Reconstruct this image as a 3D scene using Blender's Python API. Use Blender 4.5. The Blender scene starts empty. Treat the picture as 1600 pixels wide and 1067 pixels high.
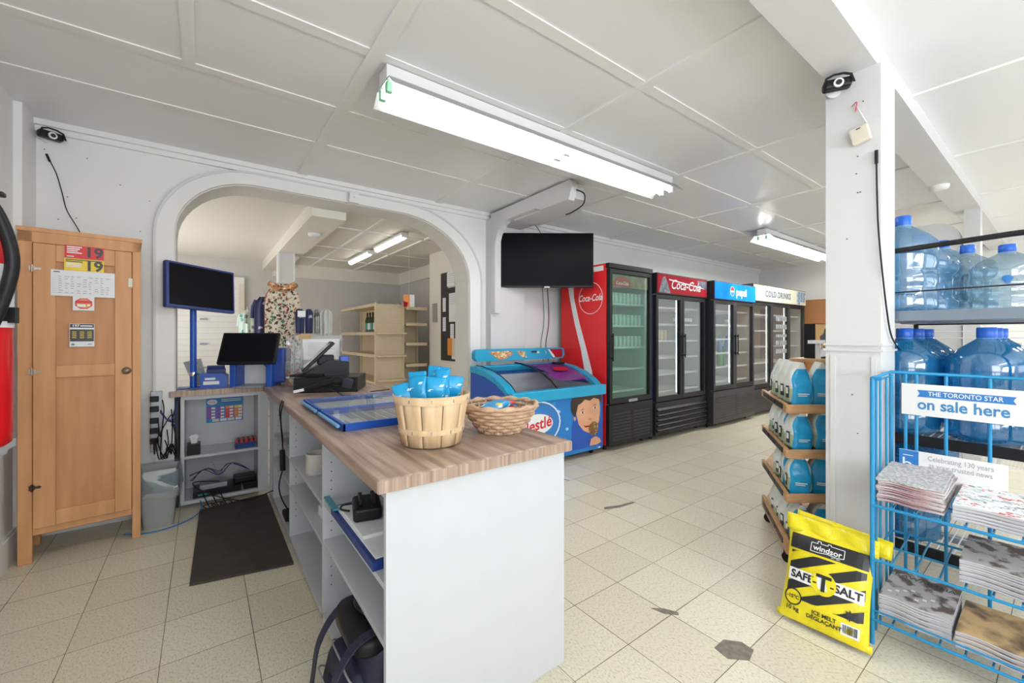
import bpy, math, random
from mathutils import Matrix, Vector
random.seed(7)
SC = bpy.context.scene
COL = SC.collection
R = math.radians
PI = math.pi

# ---------------------------------------------------------------- camera, world, added lamps, exposure
cam = bpy.data.cameras.new('camera'); camo = bpy.data.objects.new('camera', cam); COL.objects.link(camo)
camo.location = (0, 0, 1.26); camo.rotation_euler = (R(90), 0, R(-36.6))
cam.sensor_width = 36.0; cam.lens = 36.0*650/1600; cam.shift_y = -9.5/1600; cam.clip_start = 0.03
SC.camera = camo
SC.view_settings.view_transform = 'Standard'; SC.view_settings.look = 'None'
SC.view_settings.exposure = 0.28; SC.view_settings.gamma = 1.0; SC.view_settings.use_curve_mapping = False
world = bpy.data.worlds.new('sky'); SC.world = world; world.use_nodes = True
world.node_tree.nodes['Background'].inputs[0].default_value = (0.86, 0.93, 1.0, 1)
world.node_tree.nodes['Background'].inputs[1].default_value = 0.6

def area(name, loc, rot, sx, sy, power, color=(1, 1, 1)):
    l = bpy.data.lights.new(name, 'AREA'); l.shape = 'RECTANGLE'; l.size = sx; l.size_y = sy
    l.energy = power; l.color = color
    o = bpy.data.objects.new(name, l); COL.objects.link(o); o.location = loc; o.rotation_euler = rot
    return o
# added lamps at unseen windows; street ones tilted up to bounce off ceiling
for wx, wp in ((0.9, 138), (4.2, 38), (7.4, 48)):
    area('street_window_uplight', (wx, -3.36, 1.5), (R(148), 0, 0), 2.6, 1.7, wp, (0.93, 0.96, 1.0))
area('side_window_fill', (-0.82, -1.9, 1.5), (R(102), 0, R(-90)), 1.8, 1.5, 46, (0.95, 0.97, 1.0))  # fill lamp added to brighten the counter bays and left floor
area('stock_room_fill', (-1.42, 6.2, 1.5), (R(115), 0, R(-90)), 2.6, 1.6, 55, (1.0, 0.97, 0.93))  # fill lamp added inside the back room; its wall has no window

# ---------------------------------------------------------------- materials
MATS = {}
def mat(name, col=(0.8, 0.8, 0.8), rough=0.5, metal=0.0, emit=None, estr=1.0, noise=0.0, nscale=8.0, stretch=(1, 1, 1),
        bump=0.0, alpha=1.0, coat=0.0, spec=0.5, col2=None, lo=0.3, hi=0.7, detail=4.0):
    if name in MATS: return MATS[name]
    m = bpy.data.materials.new(name); m.use_nodes = True; MATS[name] = m
    nt = m.node_tree; b = nt.nodes['Principled BSDF']
    b.inputs['Base Color'].default_value = (*col, 1); b.inputs['Roughness'].default_value = rough
    b.inputs['Metallic'].default_value = metal; b.inputs['Coat Weight'].default_value = coat
    b.inputs['Specular IOR Level'].default_value = spec
    if emit: b.inputs['Emission Color'].default_value = (*emit, 1); b.inputs['Emission Strength'].default_value = estr
    tc = nt.nodes.new('ShaderNodeTexCoord'); mp = nt.nodes.new('ShaderNodeMapping')
    mp.inputs['Scale'].default_value = stretch; nt.links.new(tc.outputs['Object'], mp.inputs['Vector'])
    nz = nt.nodes.new('ShaderNodeTexNoise'); nz.inputs['Scale'].default_value = nscale; nz.inputs['Detail'].default_value = detail
    nt.links.new(mp.outputs[0], nz.inputs['Vector'])
    c2 = col2 or tuple(max(0, c*(1-max(noise, 0.03))) for c in col)
    rp = nt.nodes.new('ShaderNodeValToRGB'); rp.color_ramp.elements[0].position = lo; rp.color_ramp.elements[1].position = hi
    rp.color_ramp.elements[0].color = (*c2, 1); rp.color_ramp.elements[1].color = (*col, 1)
    nt.links.new(nz.outputs['Fac'], rp.inputs['Fac']); nt.links.new(rp.outputs['Color'], b.inputs['Base Color'])
    if bump:
        bp = nt.nodes.new('ShaderNodeBump'); bp.inputs['Strength'].default_value = bump; bp.inputs['Distance'].default_value = 0.01
        nt.links.new(nz.outputs['Fac'], bp.inputs['Height']); nt.links.new(bp.outputs[0], b.inputs['Normal'])
    return m

def glassy(name, tint, refl=0.12, body=0.0, bodycol=(1, 1, 1), rough=0.03):
    """clear sheet: tinted see-through, mirror reflection and a little body colour"""
    if name in MATS: return MATS[name]
    m = bpy.data.materials.new(name); m.use_nodes = True; MATS[name] = m
    nt = m.node_tree; nt.nodes.remove(nt.nodes['Principled BSDF']); out = nt.nodes['Material Output']
    t = nt.nodes.new('ShaderNodeBsdfTransparent'); t.inputs[0].default_value = (*tint, 1)
    g = nt.nodes.new('ShaderNodeBsdfGlossy'); g.inputs['Roughness'].default_value = rough
    d = nt.nodes.new('ShaderNodeBsdfDiffuse')
    nz = nt.nodes.new('ShaderNodeTexNoise'); nz.inputs['Scale'].default_value = 9
    rp = nt.nodes.new('ShaderNodeValToRGB'); rp.color_ramp.elements[0].color = (*[c*0.75 for c in bodycol], 1); rp.color_ramp.elements[1].color = (*bodycol, 1)
    nt.links.new(nz.outputs['Fac'], rp.inputs[0]); nt.links.new(rp.outputs[0], d.inputs[0])
    a = nt.nodes.new('ShaderNodeMixShader'); a.inputs[0].default_value = body
    nt.links.new(t.outputs[0], a.inputs[1]); nt.links.new(d.outputs[0], a.inputs[2])
    lw = nt.nodes.new('ShaderNodeLayerWeight'); lw.inputs[0].default_value = 0.35
    mm = nt.nodes.new('ShaderNodeMath'); mm.operation = 'MULTIPLY_ADD'; mm.inputs[1].default_value = 0.24; mm.inputs[2].default_value = refl*0.6
    nt.links.new(lw.outputs['Fresnel'], mm.inputs[0])
    b = nt.nodes.new('ShaderNodeMixShader'); nt.links.new(mm.outputs[0], b.inputs[0])
    nt.links.new(a.outputs[0], b.inputs[1]); nt.links.new(g.outputs[0], b.inputs[2]); nt.links.new(b.outputs[0], out.inputs[0])
    return m

def spots(name, base, cols, scale, thr=0.42, rough=0.8, warp=(1, 1, 1)):
    """cloth or print with small coloured blots"""
    m = bpy.data.materials.new(name); m.use_nodes = True; MATS[name] = m
    nt = m.node_tree; b = nt.nodes['Principled BSDF']; b.inputs['Roughness'].default_value = rough
    tc = nt.nodes.new('ShaderNodeTexCoord'); mp = nt.nodes.new('ShaderNodeMapping'); mp.inputs['Scale'].default_value = warp
    nt.links.new(tc.outputs['Object'], mp.inputs['Vector'])
    nz = nt.nodes.new('ShaderNodeTexNoise'); nz.inputs['Scale'].default_value = scale*1.3
    mx = nt.nodes.new('ShaderNodeMix'); mx.data_type = 'RGBA'; mx.inputs[0].default_value = 0.06
    nt.links.new(mp.outputs[0], nz.inputs['Vector']); nt.links.new(mp.outputs[0], mx.inputs[6]); nt.links.new(nz.outputs['Color'], mx.inputs[7])
    vo = nt.nodes.new('ShaderNodeTexVoronoi'); vo.inputs['Scale'].default_value = scale
    nt.links.new(mx.outputs[2], vo.inputs['Vector'])
    rp = nt.nodes.new('ShaderNodeValToRGB'); rp.color_ramp.interpolation = 'CONSTANT'
    e = rp.color_ramp.elements; e[0].position = 0; e[0].color = (*cols[0], 1); e[1].position = 1.0/len(cols); e[1].color = (*cols[min(1, len(cols)-1)], 1)
    for i in range(2, len(cols)):
        q = e.new(i/len(cols)); q.color = (*cols[i], 1)
    sp = nt.nodes.new('ShaderNodeSeparateColor'); nt.links.new(vo.outputs['Color'], sp.inputs[0]); nt.links.new(sp.outputs[0], rp.inputs[0])
    lt = nt.nodes.new('ShaderNodeMath'); lt.operation = 'LESS_THAN'; lt.inputs[1].default_value = thr
    nt.links.new(vo.outputs['Distance'], lt.inputs[0])
    m2 = nt.nodes.new('ShaderNodeMix'); m2.data_type = 'RGBA'; m2.inputs[6].default_value = (*base, 1)
    nt.links.new(lt.outputs[0], m2.inputs[0]); nt.links.new(rp.outputs[0], m2.inputs[7]); nt.links.new(m2.outputs[2], b.inputs['Base Color'])
    return m

WALL = mat('wall_paint', (0.83, 0.825, 0.815), 0.55, noise=0.03, nscale=2.5)
PANELW = mat('painted_board', (0.68, 0.68, 0.685), 0.5, noise=0.04, nscale=3, stretch=(1, 1, 0.3))
CEIL = mat('ceiling_paint', (0.83, 0.84, 0.845), 0.34, noise=0.02, nscale=1.5)
STRIP = mat('ceiling_batten_paint', (0.84, 0.835, 0.82), 0.45)
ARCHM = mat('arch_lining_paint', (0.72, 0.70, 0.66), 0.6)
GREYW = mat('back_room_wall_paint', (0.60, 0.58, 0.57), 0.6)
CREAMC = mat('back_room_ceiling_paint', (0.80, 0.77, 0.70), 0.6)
WHITE = mat('white_melamine', (0.56, 0.585, 0.615), 0.35)
WHITEP = mat('white_plastic', (0.80, 0.80, 0.80), 0.4)
PAPER = mat('white_paper', (0.84, 0.85, 0.87), 0.7)
LAM = mat('oak_laminate', (0.52, 0.39, 0.31), 0.35, nscale=3.4, stretch=(11, 0.7, 9), col2=(0.22, 0.145, 0.105), lo=0.30, hi=0.66, detail=6)
LAMX = mat('oak_laminate_cross', (0.50, 0.37, 0.29), 0.35, nscale=3.0, stretch=(22, 4, 0.6), col2=(0.22, 0.15, 0.11), lo=0.30, hi=0.68, detail=6)
CABW = mat('old_varnished_pine', (0.66, 0.33, 0.15), 0.5, nscale=2.6, stretch=(7, 7, 0.7), col2=(0.47, 0.20, 0.08), lo=0.2, hi=0.8, detail=6)
CABW2 = mat('old_varnished_pine_frame', (0.74, 0.39, 0.18), 0.5, nscale=2.6, stretch=(7, 7, 0.7), col2=(0.54, 0.25, 0.10), lo=0.2, hi=0.8, detail=6)
WOODR = mat('light_maple', (0.62, 0.36, 0.18), 0.5, nscale=5, stretch=(2, 2, 8), col2=(0.48, 0.26, 0.12))
SPLINT = mat('basket_splint_wood', (0.80, 0.60, 0.38), 0.6, nscale=6, stretch=(6, 6, 0.8), col2=(0.62, 0.42, 0.23))
WICK = mat('wicker', (0.60, 0.36, 0.20), 0.6, nscale=30, col2=(0.36, 0.18, 0.09), lo=0.2, hi=0.8)
WICKL = mat('wicker_pale', (0.66, 0.47, 0.32), 0.55, nscale=25, col2=(0.42, 0.25, 0.15), lo=0.2, hi=0.8)
TAN = mat('tan_shelving_steel', (0.74, 0.61, 0.42), 0.5, noise=0.05)
BLACK = mat('black_plastic', (0.012, 0.012, 0.014), 0.38, spec=0.25)
BLACKM = mat('black_powder_coat', (0.017, 0.0175, 0.02), 0.45, spec=0.25)
DGREY = mat('dark_grey_powder_coat', (0.035, 0.037, 0.043), 0.45, spec=0.3)
SCREEN = mat('black_screen', (0.008, 0.008, 0.01), 0.3, spec=0.05)
RED = mat('coke_red', (0.78, 0.018, 0.02), 0.35)
DRED = mat('dark_red_print', (0.42, 0.015, 0.03), 0.7, spec=0.1)
EXTRED = mat('extinguisher_red', (0.72, 0.005, 0.01), 0.25)
BLUE = mat('strong_blue_plastic', (0.01, 0.09, 0.48), 0.35)
NAVY = mat('navy_blue_steel', (0.012, 0.04, 0.22), 0.4)
RACKB = mat('rack_blue_enamel', (0.015, 0.27, 0.55), 0.35)
CYAN = mat('freezer_cyan', (0.01, 0.36, 0.62), 0.3)
FBLUE = mat('freezer_print_blue', (0.01, 0.22, 0.62), 0.35, nscale=6, col2=(0.01, 0.12, 0.45))
BAGB = mat('glossy_blue_film', (0.015, 0.38, 0.70), 0.22, nscale=20, col2=(0.01, 0.28, 0.58), bump=0.5)
BAGW = mat('milky_printed_film', (0.78, 0.80, 0.78), 0.3, nscale=14, col2=(0.60, 0.64, 0.58), bump=0.3)
BAGD = mat('dark_printed_film', (0.10, 0.12, 0.09), 0.3, nscale=14, bump=0.3)
BAGG = mat('green_printed_film', (0.48, 0.55, 0.40), 0.3, nscale=14, col2=(0.28, 0.36, 0.22), bump=0.3)
ORNG = mat('brown_orange_panelling', (0.44, 0.19, 0.07), 0.5, noise=0.1, nscale=2)
CHROME = mat('chrome', (0.75, 0.75, 0.77), 0.2, 1.0)
STEEL = mat('grey_steel', (0.35, 0.37, 0.40), 0.4, 0.5)
WIREW = mat('white_wire', (0.75, 0.76, 0.78), 0.4)
BEIGE = mat('aged_beige_plastic', (0.74, 0.68, 0.58), 0.5)
YEL = mat('yellow_film', (0.86, 0.74, 0.02), 0.26, nscale=16, col2=(0.74, 0.60, 0.01), bump=0.6)
YELS = mat('yellow_print', (0.86, 0.62, 0.02), 0.4)
INK = mat('black_ink', (0.02, 0.02, 0.022), 0.35)
WINK = mat('white_ink', (0.85, 0.86, 0.86), 0.4)
BINK = mat('blue_ink', (0.03, 0.20, 0.55), 0.4)
RINK = mat('red_ink', (0.70, 0.02, 0.03), 0.4)
GINK = mat('grey_ink', (0.35, 0.36, 0.38), 0.5)
GRN = mat('green_ink', (0.05, 0.33, 0.22), 0.4)
ORI = mat('orange_ink', (0.85, 0.28, 0.04), 0.4)
PUR = mat('purple_ink', (0.27, 0.05, 0.38), 0.4)
SKIN = mat('printed_skin', (0.78, 0.43, 0.26), 0.4, nscale=5, col2=(0.66, 0.32, 0.18))
HAIR = mat('printed_dark_hair', (0.04, 0.02, 0.015), 0.4)
MATM = mat('brown_rubber', (0.075, 0.058, 0.048), 0.75, noise=0.3, nscale=6, bump=0.2)
CLOTHB = mat('navy_nylon', (0.018, 0.023, 0.055), 0.6, noise=0.3, nscale=20, bump=0.3)
GBIN = mat('grey_bin_plastic', (0.33, 0.35, 0.34), 0.5)
CERAM = mat('speckled_stoneware', (0.66, 0.64, 0.60), 0.4, noise=0.1, nscale=60)
NEWS = mat('newsprint', (0.60, 0.60, 0.60), 0.8, nscale=5, stretch=(20, 20, 70), col2=(0.36, 0.36, 0.38), lo=0.4, hi=0.6)
NEWSE = mat('stacked_page_edges', (0.72, 0.72, 0.76), 0.8, nscale=3, stretch=(1, 1, 120), col2=(0.36, 0.36, 0.41), lo=0.42, hi=0.58)
NEWSR = mat('flyer_page_edges', (0.70, 0.66, 0.66), 0.8, nscale=3, stretch=(2, 2, 90), col2=(0.30, 0.10, 0.13), lo=0.42, hi=0.52)
TUBE = mat('fluorescent_tube', (1, 1, 1), 0.5, emit=(1, 0.99, 0.97), estr=24)
DIFF = mat('lit_diffuser', (1, 1, 1), 0.5, emit=(1, 0.97, 0.9), estr=5)
PEPL = mat('lit_blue_sign', (0.01, 0.2, 0.8), 0.8, spec=0.05, emit=(0.004, 0.20, 0.85), estr=0.75, nscale=2.2, col2=(0.0, 0.05, 0.45))
CDL = mat('lit_cream_sign', (0.60, 0.58, 0.44), 0.8, spec=0.05, emit=(0.8, 0.76, 0.58), estr=0.06)
GLASS = glassy('door_glass', (0.92, 0.95, 0.95), 0.06)
GGLASS = glassy('green_door_glass', (0.80, 0.93, 0.87), 0.06)
ACRY = glassy('clear_acrylic', (0.93, 0.95, 0.96), 0.16, 0.08, (0.8, 0.85, 0.9))
FILM = glassy('blue_clear_film', (0.80, 0.89, 0.95), 0.3, 0.14, (0.55, 0.68, 0.80), 0.12)
JUGD = glassy('deep_blue_water_jug', (0.16, 0.50, 0.82), 0.22, 0.50, (0.02, 0.27, 0.56), 0.10)
JUGL = glassy('pale_blue_water_jug', (0.42, 0.68, 0.86), 0.24, 0.34, (0.22, 0.46, 0.70), 0.09)
JUGC = glassy('clear_grey_water_jug', (0.66, 0.80, 0.88), 0.24, 0.30, (0.45, 0.60, 0.70), 0.09)
CAP = mat('blue_jug_cap', (0.015, 0.13, 0.62), 0.35)
spots('onesie_print', (0.80, 0.72, 0.60), [(0.42, 0.06, 0.03), (0.03, 0.05, 0.03), (0.55, 0.25, 0.06), (0.10, 0.05, 0.03), (0.1, 0.25, 0.15)], 32, 0.46)
spots('navy_print', (0.04, 0.05, 0.13), [(0.5, 0.55, 0.65), (0.03, 0.04, 0.1)], 12, 0.25)
spots('mint_print', (0.62, 0.76, 0.72), [(0.03, 0.15, 0.16), (0.8, 0.85, 0.85), (0.1, 0.4, 0.35)], 12, 0.40)
spots('camo_print', (0.30, 0.34, 0.30), [(0.1, 0.12, 0.1), (0.4, 0.42, 0.38)], 16, 0.45)
spots('food_print', (0.55, 0.32, 0.14), [(0.75, 0.12, 0.03), (0.9, 0.65, 0.25), (0.15, 0.05, 0.02), (0.85, 0.8, 0.65)], 45, 0.5, 0.4)
spots('snack_print', (0.02, 0.30, 0.60), [(0.75, 0.55, 0.03), (0.75, 0.75, 0.78), (0.6, 0.03, 0.04)], 22, 0.40, 0.3)
spots('sparkle_print', (0.01, 0.20, 0.60), [(0.35, 0.65, 0.9), (0.02, 0.3, 0.7)], 11, 0.20, 0.35)
spots('flyer_print', (0.78, 0.78, 0.78), [(0.65, 0.03, 0.04), (0.1, 0.1, 0.12), (0.25, 0.45, 0.4), (0.7, 0.7, 0.7)], 55, 0.40, 0.6, (1, .5, 1))
mat('magazine_print', (0.52, 0.49, 0.47), 0.4, nscale=20, col2=(0.14, 0.10, 0.08), lo=.44, hi=.54, detail=6)
mat('landscape_print', (0.62, 0.42, 0.20), 0.35, nscale=11, col2=(0.12, 0.075, 0.04), lo=.40, hi=.60, detail=7)
spots('chocolate_nut_print', (0.20, 0.09, 0.03), [(0.65, 0.48, 0.2), (0.06, 0.03, 0.01)], 45, 0.4, 0.4)

# floor tiles -----------------------------------------------------
def floor_material():
    m = bpy.data.materials.new('vinyl_floor_tiles'); m.use_nodes = True; MATS[m.name] = m
    nt = m.node_tree; N = nt.nodes; L = nt.links; b = N['Principled BSDF']; b.inputs['Roughness'].default_value = 0.30
    tc = N.new('ShaderNodeTexCoord'); sx = N.new('ShaderNodeSeparateXYZ'); L.new(tc.outputs['Object'], sx.inputs[0])
    def M(op, a, b_=None, c=None):
        n = N.new('ShaderNodeMath'); n.operation = op
        for i, v in enumerate((a, b_, c)):
            if v is None: continue
            if isinstance(v, (int, float)): n.inputs[i].default_value = v
            else: L.new(v, n.inputs[i])
        return n.outputs[0]
    left = M('LESS_THAN', sx.outputs[0], 0.8)
    T = 0.305
    u = M('DIVIDE', M('SUBTRACT', sx.outputs[0], 1.697-T*20), T)
    v = M('DIVIDE', M('SUBTRACT', M('ADD', sx.outputs[1], M('MULTIPLY', left, -0.075)), 1.079-T*40), T)
    def edge(t): f = M('FRACT', t); return M('MINIMUM', f, M('SUBTRACT', 1.0, f))
    e = M('MINIMUM', edge(u), edge(v))
    nz = N.new('ShaderNodeTexNoise'); nz.inputs['Scale'].default_value = 1.3; L.new(tc.outputs['Object'], nz.inputs['Vector'])
    wdt = M('MULTIPLY_ADD', nz.outputs['Fac'], 0.011, -0.0005)
    joint = M('LESS_THAN', e, wdt)
    cell = N.new('ShaderNodeCombineXYZ'); L.new(M('FLOOR', u), cell.inputs[0]); L.new(M('FLOOR', v), cell.inputs[1])
    wn = N.new('ShaderNodeTexWhiteNoise'); L.new(cell.outputs[0], wn.inputs['Vector'])
    base = N.new('ShaderNodeValToRGB'); ee = base.color_ramp.elements
    ee[0].color = (0.64, 0.58, 0.43, 1); ee[1].color = (0.80, 0.755, 0.62, 1)
    big = N.new('ShaderNodeTexNoise'); big.inputs['Scale'].default_value = 0.6; L.new(tc.outputs['Object'], big.inputs['Vector'])
    L.new(M('MULTIPLY_ADD', wn.outputs['Value'], 0.5, M('MULTIPLY', big.outputs['Fac'], 0.5)), base.inputs[0])
    sp = N.new('ShaderNodeTexNoise'); sp.inputs['Scale'].default_value = 150; sp.inputs['Detail'].default_value = 1.0
    mp = N.new('ShaderNodeMapping'); mp.inputs['Scale'].default_value = (1, 0.55, 1); mp.inputs['Rotation'].default_value = (0, 0, 0.5)
    L.new(tc.outputs['Object'], mp.inputs[0]); L.new(mp.outputs[0], sp.inputs['Vector'])
    r2 = N.new('ShaderNodeValToRGB'); q = r2.color_ramp.elements
    q[0].position = 0.28; q[0].color = (0.76, 0.73, 0.68, 1); q[1].position = 0.44; q[1].color = (1, 1, 1, 1)
    q3 = q.new(0.75); q3.color = (1.12, 1.12, 1.12, 1)
    L.new(sp.outputs['Fac'], r2.inputs[0])
    mu = N.new('ShaderNodeMix'); mu.data_type = 'RGBA'; mu.blend_type = 'MULTIPLY'; mu.inputs[0].default_value = 1
    L.new(base.outputs[0], mu.inputs[6]); L.new(r2.outputs[0], mu.inputs[7])
    jm = N.new('ShaderNodeMix'); jm.data_type = 'RGBA'; L.new(joint, jm.inputs[0]); L.new(mu.outputs[2], jm.inputs[6]); jm.inputs[7].default_value = (0.14, 0.11, 0.08, 1)
    L.new(jm.outputs[2], b.inputs['Base Color'])
    return m
FLOOR = floor_material()

# ---------------------------------------------------------------- mesh building
def dirv(a): return Vector(a).normalized()
_textcache = {}
def text_geo(s, size, bold, spacing=1.0):
    k = (s, size, bold, spacing)
    if k not in _textcache:
        cu = bpy.data.curves.new('t', 'FONT'); cu.body = s; cu.size = size; cu.align_x = 'CENTER'; cu.align_y = 'CENTER'
        cu.offset = bold; cu.resolution_u = 3; cu.space_character = spacing
        o = bpy.data.objects.new('t', cu); COL.objects.link(o); bpy.context.view_layer.update()
        me = bpy.data.meshes.new_from_object(o.evaluated_get(bpy.context.evaluated_depsgraph_get()))
        _textcache[k] = ([v.co.copy() for v in me.vertices], [tuple(p.vertices) for p in me.polygons])
        bpy.data.objects.remove(o); bpy.data.curves.remove(cu); bpy.data.meshes.remove(me)
    return _textcache[k]

class MB:
    def __init__(s, T=None): s.v = []; s.f = []; s.m = []; s.mats = []; s.sm = []; s.T = T
    def mi(s, m):
        if isinstance(m, str): m = MATS[m]
        if m not in s.mats: s.mats.append(m)
        return s.mats.index(m)
    def add(s, vs, fs, m, smooth=False):
        n = len(s.v); T = s.T
        s.v += [tuple(T @ Vector(p)) if T else tuple(p) for p in vs]
        k = s.mi(m) if not isinstance(m, list) else None
        for i, f in enumerate(fs):
            s.f.append(tuple(n+j for j in f)); s.m.append(k if k is not None else s.mi(m[i])); s.sm.append(smooth)
        return s
    def box(s, x0, y0, z0, x1, y1, z1, m):
        v = [(x, y, z) for z in (z0, z1) for y in (y0, y1) for x in (x0, x1)]
        return s.add(v, [(0, 2, 3, 1), (4, 5, 7, 6), (0, 1, 5, 4), (2, 6, 7, 3), (0, 4, 6, 2), (1, 3, 7, 5)], m)
    def obox(s, c, u, v, w, m):   # centre and three half axis vectors
        c, u, v, w = map(Vector, (c, u, v, w))
        p = [c+a*u+b*v+d*w for d in (-1, 1) for b in (-1, 1) for a in (-1, 1)]
        return s.add(p, [(0, 2, 3, 1), (4, 5, 7, 6), (0, 1, 5, 4), (2, 6, 7, 3), (0, 4, 6, 2), (1, 3, 7, 5)], m)
    def tube(s, pts, r, m, n=8, caps=True, closed=False):
        pts = [Vector(p) for p in pts]; N = len(pts); vs = []; prev = None
        for i, p in enumerate(pts):
            a = pts[(i-1) % N] if (i > 0 or closed) else p; b = pts[(i+1) % N] if (i < N-1 or closed) else p
            t = (b-a).normalized()
            if prev is None:
                prev = t.cross(Vector((0, 0, 1)))
                if prev.length < 0.1: prev = t.cross(Vector((1, 0, 0)))
            prev = (prev - t*prev.dot(t)).normalized(); q = t.cross(prev)
            rr = r[i] if isinstance(r, (list, tuple)) else r
            vs += [p+prev*math.cos(2*PI*k/n)*rr+q*math.sin(2*PI*k/n)*rr for k in range(n)]
        fs = [(i*n+k, i*n+(k+1) % n, (i+1)*n+(k+1) % n, (i+1)*n+k) for i in range(N-1) for k in range(n)]
        if closed: fs += [((N-1)*n+k, (N-1)*n+(k+1) % n, (k+1) % n, k) for k in range(n)]
        s.add(vs, fs, m, True)
        if caps and not closed: s.add(vs[:n], [tuple(range(n-1, -1, -1))], m); s.add(vs[-n:], [tuple(range(n))], m)
        return s
    def cyl(s, a, b, r, m, n=16, r2=None): return s.tube([a, b], [r, r if r2 is None else r2], m, n)
    def lathe(s, prof, c, m, n=24, smooth=True):
        c = Vector(c); vs = []; P = len(prof)
        for r, z in prof: vs += [c+Vector((r*math.cos(2*PI*k/n), r*math.sin(2*PI*k/n), z)) for k in range(n)]
        fs = [(i*n+k, i*n+(k+1) % n, (i+1)*n+(k+1) % n, (i+1)*n+k) for i in range(P-1) for k in range(n)]
        s.add(vs, fs, m, smooth)
        if prof[0][0] > 1e-4: s.add(vs[:n], [tuple(range(n-1, -1, -1))], m)
        if prof[-1][0] > 1e-4: s.add(vs[-n:], [tuple(range(n))], m)
        return s
    def plate(s, poly, o, u, v, t, m, side=None):  # 2D outline on plane (o,u,v), thick by vector t
        o, u, v, t = map(Vector, (o, u, v, t)); n = len(poly)
        a = [o+u*x+v*y for x, y in poly]; b = [p+t for p in a]
        s.add(a+b, [tuple(range(n-1, -1, -1)), tuple(range(n, 2*n))], m)
        s.add(a+b, [(i, (i+1) % n, n+(i+1) % n, n+i) for i in range(n)], side or m)
        return s
    def ring(s, outer, inner, o, u, v, t, m):  # plate with a hole, outlines of equal count
        o, u, v, t = map(Vector, (o, u, v, t)); n = len(outer)
        P = [o+u*x+v*y for x, y in outer]+[o+u*x+v*y for x, y in inner]; Q = [p+t for p in P]
        fs = []
        for i in range(n-1):
            fs += [(i, i+1, n+i+1, n+i), (2*n+i, 3*n+i, 3*n+i+1, 2*n+i+1), (i, 2*n+i, 2*n+i+1, i+1), (n+i, n+i+1, 3*n+i+1, 3*n+i)]
        return s.add(P+Q, fs, m)
    def text(s, body, o, u, v, size, m, bold=0.0, sx=1.0, shear=0.0, spacing=1.0):
        vs, fs = text_geo(body, size, bold, spacing); o, u, v = Vector(o), dirv(u), dirv(v)
        return s.add([o+u*((p.x+shear*p.y)*sx)+v*p.y for p in vs], fs, m)
    def grid(s, fn, nu, nv, m, smooth=True, closed=False):
        vs = [fn(i/(nu if closed else nu-1), j/(nv-1)) for j in range(nv) for i in range(nu)]
        fs = []
        for j in range(nv-1):
            for i in range(nu if closed else nu-1):
                k = (i+1) % nu; fs.append((j*nu+i, j*nu+k, (j+1)*nu+k, (j+1)*nu+i))
        mm = m if not callable(m) else [m((i+.5)/nu, (j+.5)/nv) for j in range(nv-1) for i in range(nu if closed else nu-1)]
        return s.add(vs, fs, mm, smooth)
    def build(s, name, parent=None, bevel=0, label=None, cat=None, group=None, kind=None, loc=None, rz=0, seg=2, solid=0):
        me = bpy.data.meshes.new(name); me.from_pydata(s.v, [], s.f)
        for m in s.mats: me.materials.append(m)
        me.polygons.foreach_set('material_index', s.m); me.polygons.foreach_set('use_smooth', s.sm); me.update()
        o = bpy.data.objects.new(name, me); COL.objects.link(o)
        if parent: o.parent = parent
        if loc: o.location = loc
        o.rotation_euler[2] = rz
        if solid:
            q = o.modifiers.new('s', 'SOLIDIFY'); q.thickness = solid; q.offset = 0
        if bevel:
            q = o.modifiers.new('b', 'BEVEL'); q.width = bevel; q.segments = seg; q.limit_method = 'ANGLE'; q.angle_limit = R(40)
        tag(o, label, cat, group, kind)
        return o

def tag(o, label=None, cat=None, group=None, kind=None):
    if label: o['label'] = label
    if cat: o['category'] = cat
    if group: o['group'] = group
    if kind: o['kind'] = kind
    return o
def thing(name, label, cat, loc=(0, 0, 0), rz=0, group=None):
    o = bpy.data.objects.new(name, None); COL.objects.link(o); o.location = loc; o.rotation_euler = (0, 0, rz); o.empty_display_size = 0.05
    return tag(o, label, cat, group)
def dup(o, parent=None, loc=None, rz=None, label=None):
    c = o.copy(); COL.objects.link(c)
    if parent: c.parent = parent
    if loc is not None: c.location = loc
    if rz is not None: c.rotation_euler = (0, 0, rz)
    if label: c['label'] = label
    for ch in [x for x in COL.objects if x.parent == o]: dup(ch, c)
    return c
def spline(pts, k=6):
    pts = [Vector(p) for p in pts]; out = []
    for i in range(len(pts)-1):
        a = pts[max(i-1, 0)]; b = pts[i]; c = pts[i+1]; d = pts[min(i+2, len(pts)-1)]
        for j in range(k):
            t = j/k
            out.append(0.5*((2*b)+(c-a)*t+(2*a-5*b+4*c-d)*t*t+(3*b-a-3*c+d)*t**3))
    return out+[pts[-1]]
def ell(rx, ry, n=20, cx=0, cy=0, a0=0, a1=2*PI):
    full = abs(a1-a0-2*PI) < 1e-6
    return [(cx+rx*math.cos(a0+(a1-a0)*i/(n if full else n-1)), cy+ry*math.sin(a0+(a1-a0)*i/(n if full else n-1))) for i in range(n)]
def struct(name, mb, label=None, **k): return mb.build(name, kind='structure', label=label, **k)

X, Y, Z = Vector((1, 0, 0)), Vector((0, 1, 0)), Vector((0, 0, 1))
CT = 0.86     # counter top height
CZ = 2.60     # ceiling

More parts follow.
